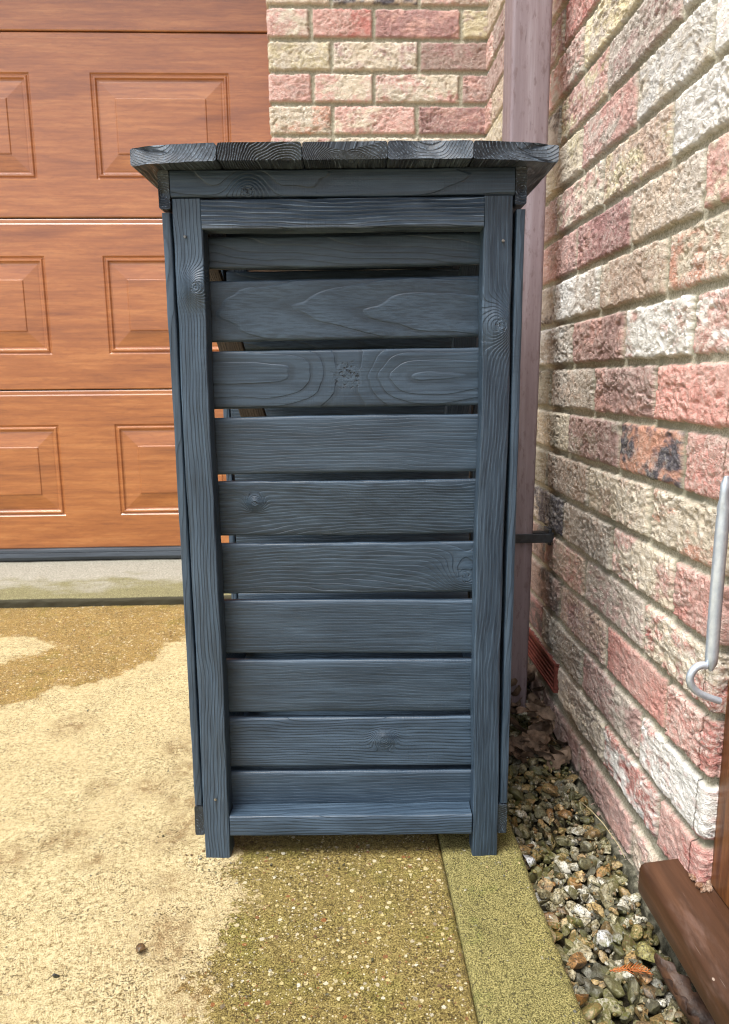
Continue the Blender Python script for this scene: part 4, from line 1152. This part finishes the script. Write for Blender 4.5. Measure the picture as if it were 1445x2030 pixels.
# ------------------------------------------------------------------ leaves and small litter
def leaf_mesh(name, L, Wd, curl, rng, lobes=5, n=26, m=12, crumple=0.15, thick=0.0004):
    u = np.linspace(0, 1, n); vv = np.linspace(-1, 1, m)
    U, Vv = np.meshgrid(u, vv, indexing='ij')
    half = Wd * np.sin(np.pi * np.clip(U, 0, 1) ** 0.8) ** 0.7 * (1 + 0.22 * np.sin(U * math.pi * 2 * lobes)) + 0.0004
    x = (U - 0.5) * L; yy = Vv * half
    o = rng.uniform(0, 60)
    ang = yy * curl
    z = np.where(abs(curl) > 1e-6, (1 - np.cos(ang)) / curl, 0 * yy); yb = np.sin(ang) / curl
    z = z + crumple * L * 0.5 * fbm(x * 60 + o, yb * 60, 0 * x + o, 3) + 0.25 * L * (U - 0.5) ** 2
    top = np.stack([x, yb, z], -1).reshape(-1, 3)
    bot = top - np.array([0, 0, thick])
    F = grid_faces(n, m)
    k = n * m
    rim = np.concatenate([np.arange(m), np.arange(1, n) * m + m - 1, (n - 1) * m + np.arange(m - 2, -1, -1), np.arange(n - 2, 0, -1) * m])
    r2 = np.roll(rim, -1)
    return np.concatenate([top, bot]), [F, F[:, ::-1] + k, np.stack([rim, rim + k, r2 + k, r2], 1)]
rng = np.random.default_rng(2)
# heap of dead leaves in the corner
Vs, Fs, base = [], [], 0
for i in range(150):
    V, F = leaf_mesh('l', rng.uniform(0.03, 0.06), rng.uniform(0.009, 0.017), rng.uniform(-70, 70), rng, 4, 18, 9, 0.25)
    x, y = rng.uniform(0.235, 0.385), rng.uniform(1.10, 1.62)
    h = 0.045 * sstep(1.06, 1.25, y) * rng.uniform(0.1, 1.0)
    V = V @ rotm(rng, 0.5).T + np.array([x, y, bed_z(x, y) + 0.006 + h])
    V[:, 0] = np.minimum(V[:, 0], 0.390)
    Vs.append(V); Fs += [f + base for f in F]; base += len(V)
tag(link('leaf_litter', np_mesh('leaf_litter', np.concatenate(Vs), Fs), LITTER), 'heap of dry brown leaves caught in the corner behind the store', 'leaf litter', kind='stuff')
def leaf_obj(label, L, Wd, curl, loc, rot, m, seed, crumple=0.12, group=None):
    V, F = leaf_mesh('dead_leaf', L, Wd, curl, np.random.default_rng(seed), 5, 40, 22, crumple)
    o = link('dead_leaf', np_mesh('dead_leaf', V, F), m); o.location = loc; o.rotation_euler = rot
    return tag(o, label, 'leaf', group)
leaf_obj('large curled dark brown leaf wedged between gravel and the timber sill', 0.100, 0.024, 75, (0.354, 0.643, -0.6530), (0.25, -0.35, math.radians(105)), LEAF, 4, 0.10)
leaf_obj('orange brown fallen leaf at the foot of the downpipe', 0.05, 0.016, 30, (0.287, 1.235, -0.600), (0.3, 0.2, 0.4), LITTER_O, 6)
leaf_obj('pale crumpled leaf on top of the leaf heap beside the wall', 0.05, 0.017, -45, (0.352, 1.185, -0.602), (0.2, 0.35, 1.9), LITTER, 9, 0.2)

# orange conifer sprig
g = MB()
rr = random.Random(8)
stem = [(t * 0.052 - 0.026, 0.004 * math.sin(t * 2.5), 0.003 + 0.003 * math.sin(t * 3)) for t in np.linspace(0, 1, 14)]
g.tube(stem, [0.0011 - 0.0006 * i / 13 for i in range(14)], 6)
for i in range(1, 13):
    for s_ in (-1, 1):
        p = Vector(stem[i]); ln = 0.013 * (1 - abs(i - 7) / 11) * rr.uniform(0.6, 1.15)
        d = Vector((0.8, s_ * rr.uniform(0.7, 1.1), rr.uniform(-0.1, 0.35))).normalized()
        q = p + d * ln * 0.5; e = p + d * ln + Vector((0.002, 0, 0.0015))
        g.tube([p, q, e], [0.0009, 0.0009, 0.0004], 5)
        if rr.random() < 0.6:
            g.tube([q, q + Vector((0.6, -s_ * 0.25, 0.2)).normalized() * ln * 0.45], [0.0008, 0.0004], 5)
o = g.build('conifer_sprig', SPRIG, smooth=True); o.scale = (0.85, 0.85, 0.85); o.location = (0.312, 0.677, -0.6485); o.rotation_euler = (0.05, 0.05, math.radians(-6))
tag(o, 'bright orange dead conifer sprig lying on the gravel', 'sprig')
g = MB()
g.tube([(0.357, 0.985, -0.633), (0.364, 0.955, -0.630), (0.372, 0.925, -0.632), (0.380, 0.885, -0.640), (0.382, 0.868, -0.646)], [0.0006, 0.0008, 0.0008, 0.0007, 0.0005], 6)
tag(g.build('grass_stalk', STRAW, smooth=True), 'thin pale dry grass stalk leaning on the foot of the brick wall', 'stalk')
